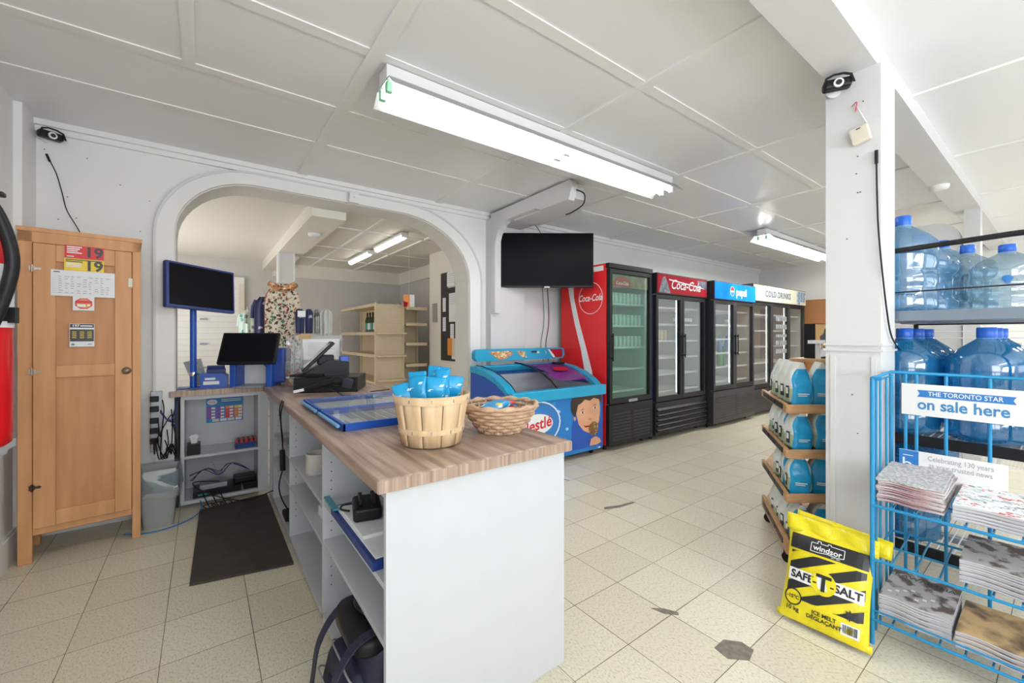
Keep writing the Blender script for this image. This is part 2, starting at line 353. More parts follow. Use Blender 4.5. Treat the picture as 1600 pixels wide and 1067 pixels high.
# ================================================================ STRUCTURE
XL, XR, YF, YB, YBR = -0.87, 9.2, -3.5, 3.85, 8.1
fl = MB(); fl.box(-1.6, YF-.1, -0.1, XR+.1, YBR+.1, 0, FLOOR); struct('floor', fl)
f = MB(); f.box(XL-.1, YF-.1, CZ, XR+.1, YB+.02, CZ+.1, CEIL); struct('ceiling', f)
f = MB(); f.box(-1.6, YB+.30, 2.5, 3.4, YBR+.1, 2.6, CREAMC); struct('ceiling_back_room', f)
bt = MB()
bt.box(-.08, YF, CZ-.011, -.03, 2.57, CZ+.004, STRIP)
for x in (0.66, 1.90, 3.20, 4.52, 5.92, 7.25, 8.5):
    if x < 1: bt.box(x-.035, YF, CZ-.011, x+.035, YB-.04, CZ+.004, STRIP)
    else: bt.box(x-.03, YF, CZ-.011, x+.03, YB-.04, CZ+.004, STRIP)
for y in (3.15, 2.60, 1.98, 1.37, -0.1, -0.7, -1.3, -1.9, -2.5):
    bt.box(XL, y-.03, CZ-.006, XR, y+.03, CZ+.004, STRIP)
struct('trim_1', bt, 'white battens across the ceiling panels')
f = MB(); f.box(XL, 0.53, 2.50, XR, 0.715, 2.60, PANELW); f.box(XL, .715, 2.575, XR, .755, 2.60, STRIP); struct('trim_2', f, 'boxed ceiling beam over the square column')
# back wall with the arch opening
AX0, AX1, ATOP, AR = -0.165, 2.287, 2.44, 0.62
def arch(x0, x1, top, e=0.0, zs=0.0, n=10):
    lx, lz, rx, rz = .50+e, .44+e, .78+e, .60+e
    p = [(x0, zs)]
    p += [(x0+lx-lx*math.cos(PI/2*i/n), top-lz+lz*math.sin(PI/2*i/n)) for i in range(n+1)]
    p += [(x1-rx+rx*math.sin(PI/2*i/n), top-rz+rz*math.cos(PI/2*i/n)) for i in range(n+1)]
    return p+[(x1, zs)]
inner = arch(AX0, AX1, ATOP)
wb = MB()
# wall face pieces around the arch: match inner outline to a rectangular outline
def rectmatch(inner, x0, x1, zt):
    out = []; n = len(inner)
    for i, (x, z) in enumerate(inner):
        if i == 0: out.append((x0, z))
        elif i <= n//2-1:
            t = (i-1)/(n//2-2)
            out.append((x0, z+(zt-z)*min(1, t*2)) if t < .5 else (x0+(x-x0)*(t-.5)*2, zt))
        elif i < n-1:
            t = (n-2-i)/(n//2-2)
            out.append((x1, z+(zt-z)*min(1, t*2)) if t < .5 else (x1+(x-x1)*(t-.5)*2, zt))
        else: out.append((x1, z))
    return out
wb.ring(rectmatch(inner, XL, 3.0, CZ), inner, (0, YB, 0), X, Z, Y*0.30, WALL)
wb.box(3.0, YB, 0, XR+.1, YB+.30, CZ, WALL)
struct('wall_back', wb)
tr = MB()
tr.ring(arch(AX0-.105, AX1+.14, ATOP+.09, .1), inner, (0, YB-.022, 0), X, Z, Y*0.024, WALL)
tr.ring(arch(AX0-.115, AX1+.155, ATOP+.10, .11), arch(AX0-.10, AX1+.135, ATOP+.085, .1), (0, YB-.030, 0), X, Z, Y*0.02, PANELW)
struct('trim_3', tr, 'flat white casing around the arch')
li = MB(); li.ring(arch(AX0-.002, AX1+.002, ATOP+.002), arch(AX0+.006, AX1-.006, ATOP-.006), (0, YB+.004, 0), X, Z, Y*0.29, ARCHM)
struct('trim_4', li, 'inner lining of the arch')
cr = MB(); cr.box(XL, YB-.05, CZ-.035, XR, YB, CZ+.002, WALL); cr.box(XL, YB-.025, CZ-.07, XR, YB, CZ-.03, WALL)
struct('trim_5', cr, 'ceiling moulding on the back wall')
# left wall with side window behind the camera
wl = MB()
wl.box(XL-.1, YF, 0, XL, YB+.3, .75, WALL); wl.box(XL-.1, YF, 2.25, XL, YB+.3, CZ, WALL)
wl.box(XL-.1, YF, .75, XL, -2.8, 2.25, WALL); wl.box(XL-.1, -1.0, .75, XL, YB+.3, 2.25, WALL); struct('wall_left', wl)
f = MB(); f.box(XL, 1.2, 0, XL+.02, YB, .15, WALL); f.box(XL, 1.2, .15, XL+.012, YB, .165, WALL); struct('baseboard_left', f)
f = MB(); f.box(XL, 3.60, 0, XL+.035, YB, CZ, WALL); struct('trim_6', f, 'corner board in the left corner')
# right (far end) wall with brown panelling
wr = MB(); wr.box(XR, YF, 0, XR+.1, YB, CZ, WALL); struct('wall_right', wr)
f = MB(); f.box(XR-.02, 1.4, 0, XR, YB, 1.93, ORNG); struct('trim_7', f, 'brown panelling on the end wall')
# street wall with three windows behind the camera
wf = MB(); wf.box(XL-.1, YF-.1, 0, XR+.1, YF, .6, WALL); wf.box(XL-.1, YF-.1, 2.4, XR+.1, YF, CZ, WALL)
for a, b in ((XL-.1, -.45), (2.25, 2.85), (5.55, 6.05), (8.75, XR+.1)): wf.box(a, YF-.1, .6, b, YF, 2.4, WALL)
struct('wall_front', wf)
for i, (a, b) in enumerate(((-.45, 2.25), (2.85, 5.55), (6.05, 8.75))):
    f = MB()
    for z in (.6, 2.35): f.box(a, YF-.08, z, b, YF-.02, z+.05, PANELW)
    for x in (a, (a+b)/2-.025, b-.05): f.box(x, YF-.08, .65, x+.05, YF-.02, 2.35, PANELW)
    f.box(a+.05, YF-.052, .65, b-.05, YF-.048, 2.35, GLASS); struct('window_%d' % (i+1), f)
# back room
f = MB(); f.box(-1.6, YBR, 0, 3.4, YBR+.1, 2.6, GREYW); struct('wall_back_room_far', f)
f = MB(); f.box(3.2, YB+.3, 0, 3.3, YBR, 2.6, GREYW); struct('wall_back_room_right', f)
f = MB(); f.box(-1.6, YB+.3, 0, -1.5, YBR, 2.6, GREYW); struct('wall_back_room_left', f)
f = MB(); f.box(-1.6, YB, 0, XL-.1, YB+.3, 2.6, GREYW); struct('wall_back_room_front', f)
f = MB(); f.box(0.95, YBR-.03, 2.27, 3.2, YBR, 2.5, CREAMC); f.box(3.17, 5.9, 2.27, 3.2, YBR-.03, 2.5, CREAMC); struct('trim_8', f, 'cream board along the top of the back room walls')
f = MB(); f.box(.80, YB+.30, 2.36, 1.10, YBR, 2.5, CREAMC); struct('trim_9', f, 'boxed beam in the back room')
f = MB(); f.box(.80, 6.25, 0, .99, 6.45, 2.36, PANELW); f.box(.795, 6.24, 0, .815, 6.26, 2.36, WHITEP); f.box(.975, 6.24, 0, .995, 6.26, 2.36, WHITEP); struct('trim_10', f, 'square post under the back room beam')
f = MB()
f.box(2.8, 4.16, 0, 3.19, 5.9, 2.5, CREAMC); struct('wall_back_room_return', f)
f = MB()
for x in (1.55, 2.3): f.box(x-.02, YB+.3, 2.485, x+.02, YBR-.03, 2.503, STRIP)
for y in (5.0, 6.2, 7.2): f.box(1.1, y-.02, 2.487, 3.2, y+.02, 2.503, STRIP)
struct('trim_11', f, 'battens on the back room ceiling')
# white sectional door at the back
f = MB(); f.box(-.60, YBR-.05, 0, .46, YBR, 2.1, WHITEP); f.box(-.70, YBR-.07, 0, -.60, YBR, 2.1, GREYW); f.box(.46, YBR-.07, 0, .54, YBR, 2.1, BEIGE); f.box(-.70, YBR-.07, 2.1, .54, YBR, 2.2, WHITEP)
d = struct('door_1', f, 'white sectional door with thin grooves')
f = MB()
for k in range(22): f.box(-.60, YBR-.056, .12+k*.09, .46, YBR-.052, .126+k*.09, BEIGE)
f.build('groove', d)
f = MB()
for z in (.75, 1.12, 1.5): f.box(-.04, YBR-.075, z, .05, YBR-.056, z+.025, STEEL)
f.build('hinge', d, label='grey steel hinges')

# square column
f = MB(); f.box(2.467, 0.517, 0, 2.715, 0.725, 2.50, PANELW)
for z in (1.185, 1.212): f.box(2.459, .509, z, 2.724, .733, z+.010, PANELW)
for a, b in ((.532, .55), (.685, .705)): f.box(2.461, a, .12, 2.4672, b, 1.16, PANELW)
struct('trim_12', f, 'square white column with a chair rail')
# pilaster behind the television, low raceway
f = MB(); f.box(2.50, YB-.10, 0, 2.965, YB, CZ-.07, PANELW); struct('trim_13', f, 'white pilaster behind the television')
# white partition with rounded corner beyond the water rack
f = MB(); pl = [(1.6, 0), (1.6, 2.42), (.86, 2.42)]+[(.86-.2*math.sin(PI/2*i/6), 2.22+.2*math.cos(PI/2*i/6)) for i in range(1, 7)]+[(.66, 0)]
f.plate(pl, (6.1, 0, 0), Y, Z, X*.12, PANELW); f.box(6.05, .53, 0, 6.20, .64, 2.5, PANELW); struct('wall_partition_far', f)

# floor damage
def chip(poly, lab, m):
    f = MB(); f.plate(poly, (0, 0, .0005), X, Y, Z*.0012, m); f.build('floor_chip', kind='structure', label=lab)
CHM = mat('bare_concrete_patch', (0.27, 0.235, 0.19), 0.8, noise=0.4, nscale=40)
chip([(1.66, 1.16), (1.675, 1.10), (1.72, 1.055), (1.735, 1.07), (1.70, 1.13)], 'grey chipped spot in floor tiles between counter and column', CHM)
chip([(1.655, .86), (1.64, .80), (1.70, .745), (1.77, .76), (1.775, .81), (1.73, .86)], 'largest grey chip in floor tiles nearest the camera', CHM)
chip([(2.33, 2.02), (2.45, 1.975), (2.62, 1.96), (2.61, 1.98), (2.47, 2.005), (2.36, 2.045)], 'long dark crack in the aisle tiles', CHM)
chip([(2.52, 2.67), (2.545, 2.60), (2.555, 2.60), (2.535, 2.68)], 'short dark crack in a pale tile by the freezer', CHM)
PT = mat('pale_replacement_tile', (0.80, 0.78, 0.70), 0.3, noise=0.08, nscale=90)
T = .305
for k, (i, j) in enumerate(((0, 5), (1, 5), (1, 4), (2, 5))):
    x, y = 1.697+T*i, 1.079+T*j
    f = MB(); f.box(x+.003, y+.003, 0, x+T-.003, y+T-.003, .0006, PT)
    struct('floor_tile', f, 'paler grey floor tile set in the aisle before the freezer')

# ================================================================ CEILING LIGHTS
REFL = mat('reflector_enamel', (0.36, 0.37, 0.37), 0.4)
TUBE2 = mat('fluorescent_tube_boosted', (1, 1, 1), 0.5, emit=(1, 0.99, 0.96), estr=58)  # same tubes made brighter, to lift the dim far aisle
def strip_light(x0, x1, y, z0, lab, joints, grp='long fluorescent ceiling lights', TUBE=TUBE):
    t = thing('ceiling_light', lab, 'light', (x0, y, z0), 0, grp); L = x1-x0
    f = MB(); f.box(0, -.055, -.005, L, .055, .065, WHITEP); f.build('housing', t, bevel=.004)
    f = MB(); prof = [(-.145, -.07), (-.085, -.012), (.085, -.012), (.145, -.07)]
    for (a, b), (c, d) in zip(prof[:-1], prof[1:]):
        f.add([(0, a, b), (L, a, b), (L, c, d), (0, c, d)], [(0, 1, 2, 3)], REFL)
    f.build('reflector', t, solid=.004)
    js = [0]+joints+[L]
    for a, b in zip(js[:-1], js[1:]):
        for s in (-.045, .045):
            g = MB(); g.cyl((a+.03, s, -.045), (b-.03, s, -.045), .0165, TUBE, 10); g.build('tube', t, label='glowing white tube')
    GR = mat('pale_green_tube_end', (0.35, 0.75, 0.5), 0.4)
    for a in js:
        for s in (-.045, .045):
            g = MB(); g.box(max(a-.03, 0), s-.014, -.07, min(a+.03, L), s+.014, -.02, WHITEP if a else GR); g.build('lamp_holder', t, bevel=.003)
    return t
strip_light(0.72, 3.16, 2.05, 2.525, 'long twin-tube fluorescent light above the counter', [1.22])
strip_light(5.60, 8.04, 2.31, 2.525, 'fluorescent light over the far aisle beyond the square column', [1.22], TUBE=TUBE2)
strip_light(-0.3, 2.14, -2.2, 2.525, 'unseen fluorescent light added near the street windows', [1.22])  # added out of view to brighten the left side and ceiling
strip_light(5.6, 8.04, -0.9, 2.525, 'unseen fluorescent light added over the right side of the shop', [1.22], TUBE=TUBE2)  # added out of view to brighten the deeper part of the shop
for y0, lab in ((4.75, 'short lit batten light in the back room nearer the arch'), (6.02, 'short lit batten light in the back room farther from the arch')):
    t = thing('batten_light', lab, 'light', (1.93, y0, 2.455), 0, 'batten lights in the back room')
    f = MB(); f.box(-.045, 0, 0, .045, 1.0, .03, WHITEP); f.box(-.04, -.03, -.03, .04, 0, .03, WHITEP); f.build('housing', t, bevel=.005)
    f = MB(); f.tube([(0, .02, -.012), (0, .98, -.012)], .035, DIFF, 12); f.build('diffuser', t, label='glowing diffuser')
f = MB(); f.tube([(1.93, 5.72, 2.452), (1.93, 5.97, 2.452)], .006, WHITEP); f.build('light_cable', label='thin cable linking the two back room batten lights', cat='cable')
for (x, y, z, lab) in ((4.9, .66, 2.5, 'round white smoke detector under the beam right of the column'), (.97, 4.9, 2.36, 'round white smoke detector under the back room beam')):
    f = MB(); f.lathe([(.035, -.035), (.06, -.028), (.065, -.01), (.065, 0)], (0, 0, 0), WHITEP); f.build('smoke_detector', loc=(x, y, z), label=lab, cat='smoke detector')
f = MB(); f.box(-.04, -.03, -.045, .04, 0, .045, WHITEP); f.lathe([(.004, 0), (.004, .004)], (0, -.03, 0), GINK, 8)
f.build('junction_box', loc=(1.07, YB-.052, 2.475), bevel=.004, label='small white square box on wall above the arch', cat='junction box')

# ================================================================ WALL CABINET (left)
cb = thing('wooden_cabinet', 'tall old pine cabinet with panelled door left of the counter', 'cabinet', (-.812, 3.42, 0), R(6))
W, D, H = .502, .33, 1.86
f = MB()
f.box(.02, .02, .14, .04, D, H-.02, CABW); f.box(W-.04, .02, .14, W-.02, D, H-.02, CABW); f.box(.02, D-.015, .14, W-.02, D, H-.02, CABW); f.box(.02, .03, .14, W-.02, D, .16, CABW)
f.box(-.006, -.004, H-.025, W+.006, D, H, CABW2); f.build('carcass', cb, bevel=.003)
f = MB(); f.box(0, 0, H-.085, W, .025, H-.02, CABW2); f.build('top_rail', cb, bevel=.003)
f = MB(); f.box(.055, .003, .15, W-.04, .025, .19, CABW2); f.build('bottom_rail', cb, bevel=.003)
for x0, x1 in ((0, .055), (W-.04, W)):
    for y0 in (0, D-.045):
        f = MB(); f.box(x0, y0, 0, x1, y0+.045, H-.02, CABW2); f.build('leg', cb, bevel=.003)
dr = MB(); dx0, dx1, dz0, dz1 = .058, W-.042, .19, H-.088
dr.box(dx0, -.014, dz0, dx0+.085, .008, dz1, CABW2); dr.box(dx1-.075, -.014, dz0, dx1, .008, dz1, CABW2)
for a, b in ((dz0, dz0+.085), (1.02, 1.09), (dz1-.095, dz1)): dr.box(dx0+.085, -.013, a, dx1-.075, .007, b, CABW2)
door = dr.build('door', cb, bevel=.003)
f = MB(); f.box(dx0+.08, -.001, dz0+.08, dx1-.07, .006, 1.025, CABW); f.build('lower_panel', door)
f = MB(); f.box(dx0+.08, -.001, 1.085, dx1-.07, .006, dz1-.09, CABW); f.build('upper_panel', door)
HB = mat('dull_nickel', (0.42, 0.36, 0.30), 0.4, 0.9); DB = mat('dark_iron', (0.08, 0.05, 0.04), 0.5, 0.6)
for z, m in ((.42, DB), (1.06, HB), (1.63, HB)):
    f = MB(); f.plate([(-.012, -.013), (.008, -.014), (.014, -.006), (.028, -.008), (.036, 0), (.028, .008), (.014, .006), (.008, .014), (-.012, .013)], (.055, -.015, z), X, Z, -Y*.003, m)
    f.cyl((.055, -.02, z-.02), (.055, -.02, z+.02), .005, m, 8); f.build('hinge', door, label='dark hinge' if m == DB else 'bright hinge')
f = MB(); f.lathe([(.020, 0), (.022, .004), (.008, .008), (.008, .018), (.015, .026), (.013, .036), (.002, .04)], (0, 0, 0), HB, 14)
f2 = MB(Matrix.Translation((W-.065, -.016, 1.045)) @ Matrix.Rotation(R(90), 4, 'X')); f2.lathe([(.020, 0), (.022, .004), (.008, .008), (.008, .018), (.015, .026), (.013, .036), (.002, .04)], (0, 0, 0), HB, 14)
f2.build('latch_knob', door, label='bright metal latch')
f = MB(); f.box(W-.058, -.022, 1.555, W-.038, 0, 1.61, BEIGE); f.build('turn_button', cb, bevel=.002)
U = X; yy = -.0165
def sheet(name, x0, z0, x1, z1, m, lab, y=yy):
    f = MB(); f.box(x0, y, z0, x1, y+.0025, z1, m); return f.build(name, cb, label=lab)
s1 = sheet('age_notice', .178, 1.705, .338, 1.778, RINK, 'red 19 age notice')
f = MB(); f.text('19', (.296, yy-.001, 1.741), U, Z, .080, INK, .0025)
for i in range(4): f.box(.187, yy-.001, 1.766-i*.011, .187+.06-.008*(i % 3), yy, 1.772-i*.011, WINK if i < 4 else INK)
f.box(.187, yy-.001, 1.712, .215, yy, 1.717, WINK); f.build('lettering', s1)
s2 = sheet('age_notice', .176, 1.633, .338, 1.703, YELS, 'yellow 19 age notice')
f = MB(); f.text('19', (.296, yy-.001, 1.662), U, Z, .078, INK, .0025)
f.box(.182, yy-.001, 1.693, .332, yy, 1.698, INK); f.box(.182, yy-.001, 1.683, .25, yy, 1.688, INK)
for i in range(3): f.box(.184, yy-.001, 1.672-i*.009, .245, yy, 1.677-i*.009, WINK)
f.build('lettering', s2)
s3 = sheet('price_chart', .125, 1.485, .385, 1.632, PAPER, 'large white printed chart', yy-.001)
f = MB(); f.box(.135, yy-.002, 1.618, .16, yy-.001, 1.623, INK)
for c in range(9):
    for r in range(8):
        if random.random() < .72: f.box(.155+c*.024, yy-.002, 1.594-r*.013, .155+c*.024+.008+.010*random.random(), yy-.001, 1.597-r*.013, GINK)
for r in range(9): f.box(.13, yy-.0015, 1.600-r*.0125, .378, yy-.001, 1.6004-r*.0125, GINK)
f.build('printed_table', s3)
s4 = sheet('octagon_sticker', .210, 1.405, .298, 1.486, PAPER, 'white sticker with a red octagon')
f = MB(); oc = [(.254+.038*math.cos(PI/8+i*PI/4), 1.445+.033*math.sin(PI/8+i*PI/4)) for i in range(8)]
f.plate(oc, (0, yy, 0), X, Z, -Y*.0006, RINK); f.plate([(.254+(a-.254)*.86, 1.445+(b-1.445)*.84) for a, b in oc], (0, yy-.0006, 0), X, Z, -Y*.0005, ORI)
f.box(.222, yy-.0016, 1.447, .286, yy-.001, 1.462, RINK); f.box(.228, yy-.002, 1.426, .262, yy-.001, 1.441, WINK); f.box(.268, yy-.002, 1.43, .28, yy-.001, 1.441, WINK); f.build('emblem', s4)
s5 = sheet('hours_notice', .197, 1.195, .298, 1.328, PAPER, 'small black and white 197 notice with yellow lines')
f = MB(); f.box(.199, yy-.001, 1.305, .296, yy, 1.326, INK); f.box(.199, yy-.001, 1.225, .296, yy, 1.295, INK)
f.text('197', (.222, yy-.002, 1.315), X, Z, .020, WINK, .0006); f.box(.24, yy-.0015, 1.312, .29, yy-.001, 1.318, WINK)
for c in range(3):
    for r in range(4): f.box(.207+c*.031, yy-.0016, 1.278-r*.011, .225+c*.031, yy-.001, 1.282-r*.011, YELS)
f.plate(ell(.008, .006, 12, .211, 1.208), (0, yy, 0), X, Z, -Y*.001, GRN); f.box(.27, yy-.001, 1.207, .288, yy, 1.211, BINK); f.build('printed_block', s5)
# camera and its cable on the wall above
def security_camera(name, loc, rz, lab):
    t = thing(name, lab, 'security camera', loc, rz)
    f = MB(); f.lathe([(.03, 0), (.03, .006)], (0, 0, 0), WHITEP, 16); f.T = None
    f = MB(); f.cyl((0, .05, 0), (0, .056, 0), .03, WHITEP, 16); f.cyl((0, .02, 0), (0, .05, 0), .009, WHITEP, 8); f.build('mount', t)
    f = MB(); f.box(-.055, -.035, -.022, .055, .02, .022, BLACK); f.build('housing', t, bevel=.012)
    f = MB(); f.plate([(-.062, -.018), (-.05, .022), (-.02, .034), (.02, .034), (.05, .022), (.062, -.018), (.054, -.018), (.042, .016), (.018, .026), (-.018, .026), (-.042, .016), (-.054, -.018)], (0, -.036, .004), X, Z, -Y*.006, BLACK); f.build('sun_hood', t)
    f = MB(); f.cyl((0, -.044, -.006), (0, -.036, -.006), .02, WHITEP, 16); f.cyl((0, -.048, -.006), (0, -.043, -.006), .012, INK, 14); f.build('lens', t)
    return t
security_camera('security_camera', (-.765, YB-.06, 2.50), R(30), 'small black security camera on wall high above the pine cabinet')
f = MB(); f.tube(spline([(-.775, YB-.006, 2.36), (-.745, YB-.012, 2.28), (-.72, YB-.01, 2.16), (-.70, YB-.01, 2.06), (-.65, YB-.012, 1.95), (-.60, YB-.012, 1.82)]), .0028, BLACK, 6)
f.tube([(-.79, YB-.008, 2.40), (-.775, YB-.008, 2.355)], .006, BLACK, 8); f.build('camera_cable', label='thin black cable running down wall to the pine cabinet', cat='cable')
f = MB()
for (x, z) in ((-.80, 2.43), (-.61, 2.42), (-.45, 2.28), (-.30, 2.20), (-.74, 2.0), (-.66, 2.02), (-.35, 1.98), (-.70, 2.15)):
    f.plate(ell(.004, .003, 8, x, z), (0, YB-.0005, 0), X, Z, -Y*.001, INK)
f.build('nail_holes', kind='structure', label='dark nail holes in the wall above the cabinet')

# ================================================================ FIRE EXTINGUISHER + LEDGE
f = MB(); f.box(XL, 1.2, .88, -.52, 2.18, .905, WHITE); f.box(XL, 1.2, .86, -.535, 2.165, .88, WHITE); struct('trim_14', f, 'white ledge on the left wall')
ex = thing('fire_extinguisher', 'large red fire extinguisher with black hose on the left ledge', 'fire extinguisher', (-.612, 2.05, .905))
f = MB(); f.lathe([(.10, 0), (.112, .01), (.115, .04), (.115, .60), (.10, .66), (.06, .71), (.03, .73), (.03, .76)], (0, 0, 0), EXTRED, 32); f.build('cylinder', ex)
f = MB(); f.lathe([(.1165, .38), (.1165, .58)], (0, 0, 0), PAPER, 32); f.build('label_band', ex, label='white instruction label')
f = MB()
f.lathe([(.119, .40), (.121, .42), (.119, .44)], (0, 0, 0), BLACK, 32); f.box(.10, -.03, .395, .128, .01, .445, BLACK); f.build('retaining_strap', ex)
f = MB(); f.box(-.03, -.02, .76, .03, .02, .80, BLACK); f.box(-.02, -.015, .80, .10, .015, .815, BLACK); f.build('valve_handle', ex, bevel=.004)
f = MB(); f.tube(spline([(.0, -.03, .78), (.05, -.09, .81), (.10, -.08, .74), (.13, -.07, .62), (.125, -.07, .52), (.095, -.10, .38), (.05, -.14, .26)]), .017, BLACK, 12); f.build('hose', ex, label='black rubber hose')

# ================================================================ COUNTER
ctr = thing('shelving_counter', 'long white counter body with open shelves under the oak top', 'counter', (.42, 1.17, 0))
def LC(x, y): return x-.42, y-1.17
f = MB(); f.box(0, 0, .0, .70, .02, .82, WHITE); f.build('end_panel', ctr, bevel=.0015)
f = MB(); f.box(.68, .02, 0, .70, 2.62, .82, WHITE); f.build('customer_side_panel', ctr, bevel=.0015)
f = MB(); f.box(.40, .02, .04, .415, 2.62, .82, WHITE); f.build('back_panel', ctr)
for y in (.79, 1.66, 2.40, 2.60):
    f = MB(); f.box(0, y-.009, 0, .40, y+.009, .82, WHITE)
    for z in (.16, .2, .24, .28, .36, .40, .44, .48, .58, .62, .66, .70):
        for x in (.035,):
            f.plate(ell(.0028, .0028, 8, x, z), (0, y-.0092, 0), X, Z, -Y*.0005, INK)
    f.build('upright', ctr, bevel=.0012)
f = MB(); f.box(0, .02, .79, .40, 2.62, .82, WHITE); f.build('top_rail', ctr)
f = MB(); f.box(0, .02, .02, .40, 2.62, .045, WHITE); f.build('bottom_board', ctr)
for (a, b) in ((.021, .781), (.799, 1.651), (1.669, 2.391)):
    for z in ((.52, .35) if a < .5 else (.505, .335)):
        g = MB(); g.box(.002, a, z, .40, b, z+.018, WHITE); g.build('shelf', ctr, bevel=.001)
lf = thing('shelf_unit', 'short white open cabinet under the left end of the counter', 'cabinet', (-.13, 3.83, 0))
f = MB(); w = .50; h = .82
f.box(0, 0, .03, .022, .34, h, WHITE); f.box(w-.022, 0, .03, w, .34, h, WHITE); f.box(.022, 0, h-.03, w-.022, .34, h, WHITE)
f.box(.022, 0, .03, w-.022, .34, .055, WHITE); f.box(.022, .32, .055, w-.022, .335, h-.03, WHITE); f.build('body', lf, bevel=.0015)
f = MB(); f.box(.023, .005, .36, w-.023, .32, .378, WHITE); f.build('shelf', lf)
f = MB(); f.box(w, 0, .03, .55, .02, h, WHITE); f.build('filler_panel', lf)
f = MB(); f.box(-.05, .02, .02, -.012, .34, h, DGREY); f.build('dark_side_panel', lf, label='dark side panel')
wt = thing('worktop', 'L-shaped wood-grain laminate worktop with baskets and till on it', 'worktop', (.384, 1.135, .82))
f = MB(); f.box(0, 0, 0, .746, 3.0, .04, LAM); f.build('long_slab', wt, bevel=.006, seg=3)
f = MB(); f.plate([(-.575, 2.665), (-.0005, 2.665), (-.0005, 3.00), (-.54, 3.00), (-.54, 2.69), (-.575, 2.69)], (0, 0, .0001), X, Y, Z*.0397, LAMX); f.build('short_slab', wt, bevel=.004)
f = MB(); f.box(.003, -.0015, .003, .742, 0.0, .037, LAMX); f.build('edge_band', wt)

# --- left unit contents
p = thing('ice_cream_price_sheet', 'blue price sheet taped inside the white cabinet', 'sign', (.02, 4.145, .555))
f = MB(); f.box(0, 0, 0, .25, .0025, .20, mat('sheet_blue', (.02, .25, .60), .5)); f.build('sheet', p)
f = MB(); f.plate(ell(.034, .022, 16, .04, .165), (0, 0, 0), X, Z, -Y*.001, WINK); f.text('Nestlé', (.04, -.0016, .165), X, Z, .016, RINK)
for i in range(2): f.box(.10, -.001, .178-i*.014, .235, 0, .184-i*.014, WINK)
for r in range(4):
    for c in range(4): f.box(.006+c*.061, -.001, .105-r*.025, .062+c*.061, 0, .127-r*.025, (PUR, PUR, RINK, ORI)[c] if r else (PUR, PUR, ORI, YELS)[c]); f.box(.034+c*.061, -.0016, .108-r*.025, .058+c*.061, -.001, .122-r*.025, WINK)
for c in range(4): f.box(.040+c*.052, -.001, .006, .085+c*.052, 0, .026, (BEIGE, WINK)[c % 2])
f.build('printed_prices', p)
f = MB(); f.box(0, 0, 0, .08, .12, .075, BLACK); f.build('tissue_box', loc=(-.095, 3.86, .378), bevel=.003, label='small black box of white tissues on the cabinet shelf', cat='box')
f = MB()
for k in range(5):
    a = k*1.3; f.grid(lambda u, v: (.04+.03*(u-.5)*math.cos(a)+.02*math.sin(a)*v+.01*math.sin(7*u), .06+.03*(u-.5)*math.sin(a)+.02*math.cos(a)*v, .07+.06*v+.008*math.sin(9*u+a)), 8, 5, PAPER)
f.build('tissue', loc=(-.095, 3.86, .378), label='crumpled white tissues sticking out of the black box', cat='tissue')
for k, (m, lab) in enumerate(((NAVY, 'dark blue flat pack lowest in stack on the cabinet shelf'), (NAVY, 'dark blue flat pack in middle of stack on the cabinet shelf'), (RED, 'red and black checked pack topmost on the cabinet shelf'))):
    f = MB(); f.box(0, 0, 0, .135, .10, .022, m)
    if m == RED:
        for i in range(4): f.box(.012+i*.032, -.0008, 0.002, .028+i*.032, .101, .0228, BLACK)
    f.build('flat_pack', loc=(.20+.003*k, 3.87, .378+.0228*k), bevel=.002, label=lab, cat='packet', group='packs stacked on the cabinet shelf')
f = MB(); f.box(0, 0, 0, .30, .20, .045, BLACK); f.box(.03, -.002, .014, .10, 0, .026, GRN); f.build('network_recorder', loc=(-.06, 3.86, .055), bevel=.003, label='black flat recorder with green lights on the cabinet floor', cat='recorder')
f = MB(); f.box(0, 0, 0, .17, .14, .035, STEEL); f.build('modem', loc=(-.02, 3.88, .100), bevel=.004, label='silver modem on top of the black recorder', cat='modem')
f = MB(); f.box(0, 0, 0, .15, .12, .05, BLACK); f.build('router', loc=(.19, 3.88, .105), bevel=.012, label='black rounded router right of the silver modem', cat='router')
f = MB(); f.box(0, 0, 0, .09, .20, .05, BLACK); f.build('power_supply', loc=(.255, 3.86, .055), bevel=.004, label='black power box right of the recorder on cabinet floor', cat='power supply')
for k in range(5):
    a = random.random
    f = MB(); f.tube(spline([(-.08+.05*a(), 3.88, .18+.05*a()), (0+.05*a(), 3.86, .25+.06*a()), (.10, 3.86, .20+.04*a()), (.16+.08*a(), 3.86, .28), (.30, 3.87, .20)]), .0028, (BLACK, NAVY, GINK)[k % 3], 6)
    f.build('loose_cable', label='loose cable looping above the recorder in the white cabinet', cat='cable', group='cables over the recorder')
f = MB(); f.tube(spline([(-.02, 3.86, .05), (-.01, 3.72, .02), (-.06, 3.6, .008), (-.16, 3.52, .006), (-.28, 3.50, .006), (-.40, 3.56, .006)]), .004, mat('cable_blue', (.03, .2, .55), .4), 6)
f.build('network_cable', label='blue network cable curving on floor before the bin', cat='cable')
for k in range(3):
    f = MB(); x = .02+.05*k
    f.tube(spline([(x-.03, 3.92, .10), (x-.01, 3.80, .07), (x+.02, 3.74, .012), (x+.06, 3.73, .012), (x+.03, 3.79, .02), (x-.02, 3.78, .012), (x+.02, 3.70, .01)]), .0035, BLACK, 6)
    f.build('floor_cable', label='black cable tangled on floor under the white cabinet', cat='cable', group='tangled cables under the white cabinet')
f = MB(); f.tube(spline([(.42, 3.55, .105), (.25, 3.68, .03), (.05, 3.74, .10), (-.06, 3.8, .19), (.10, 3.84, .16)]), .004, BLACK, 6); f.build('power_cable', label='black power cable from the adapter to white cabinet', cat='cable')
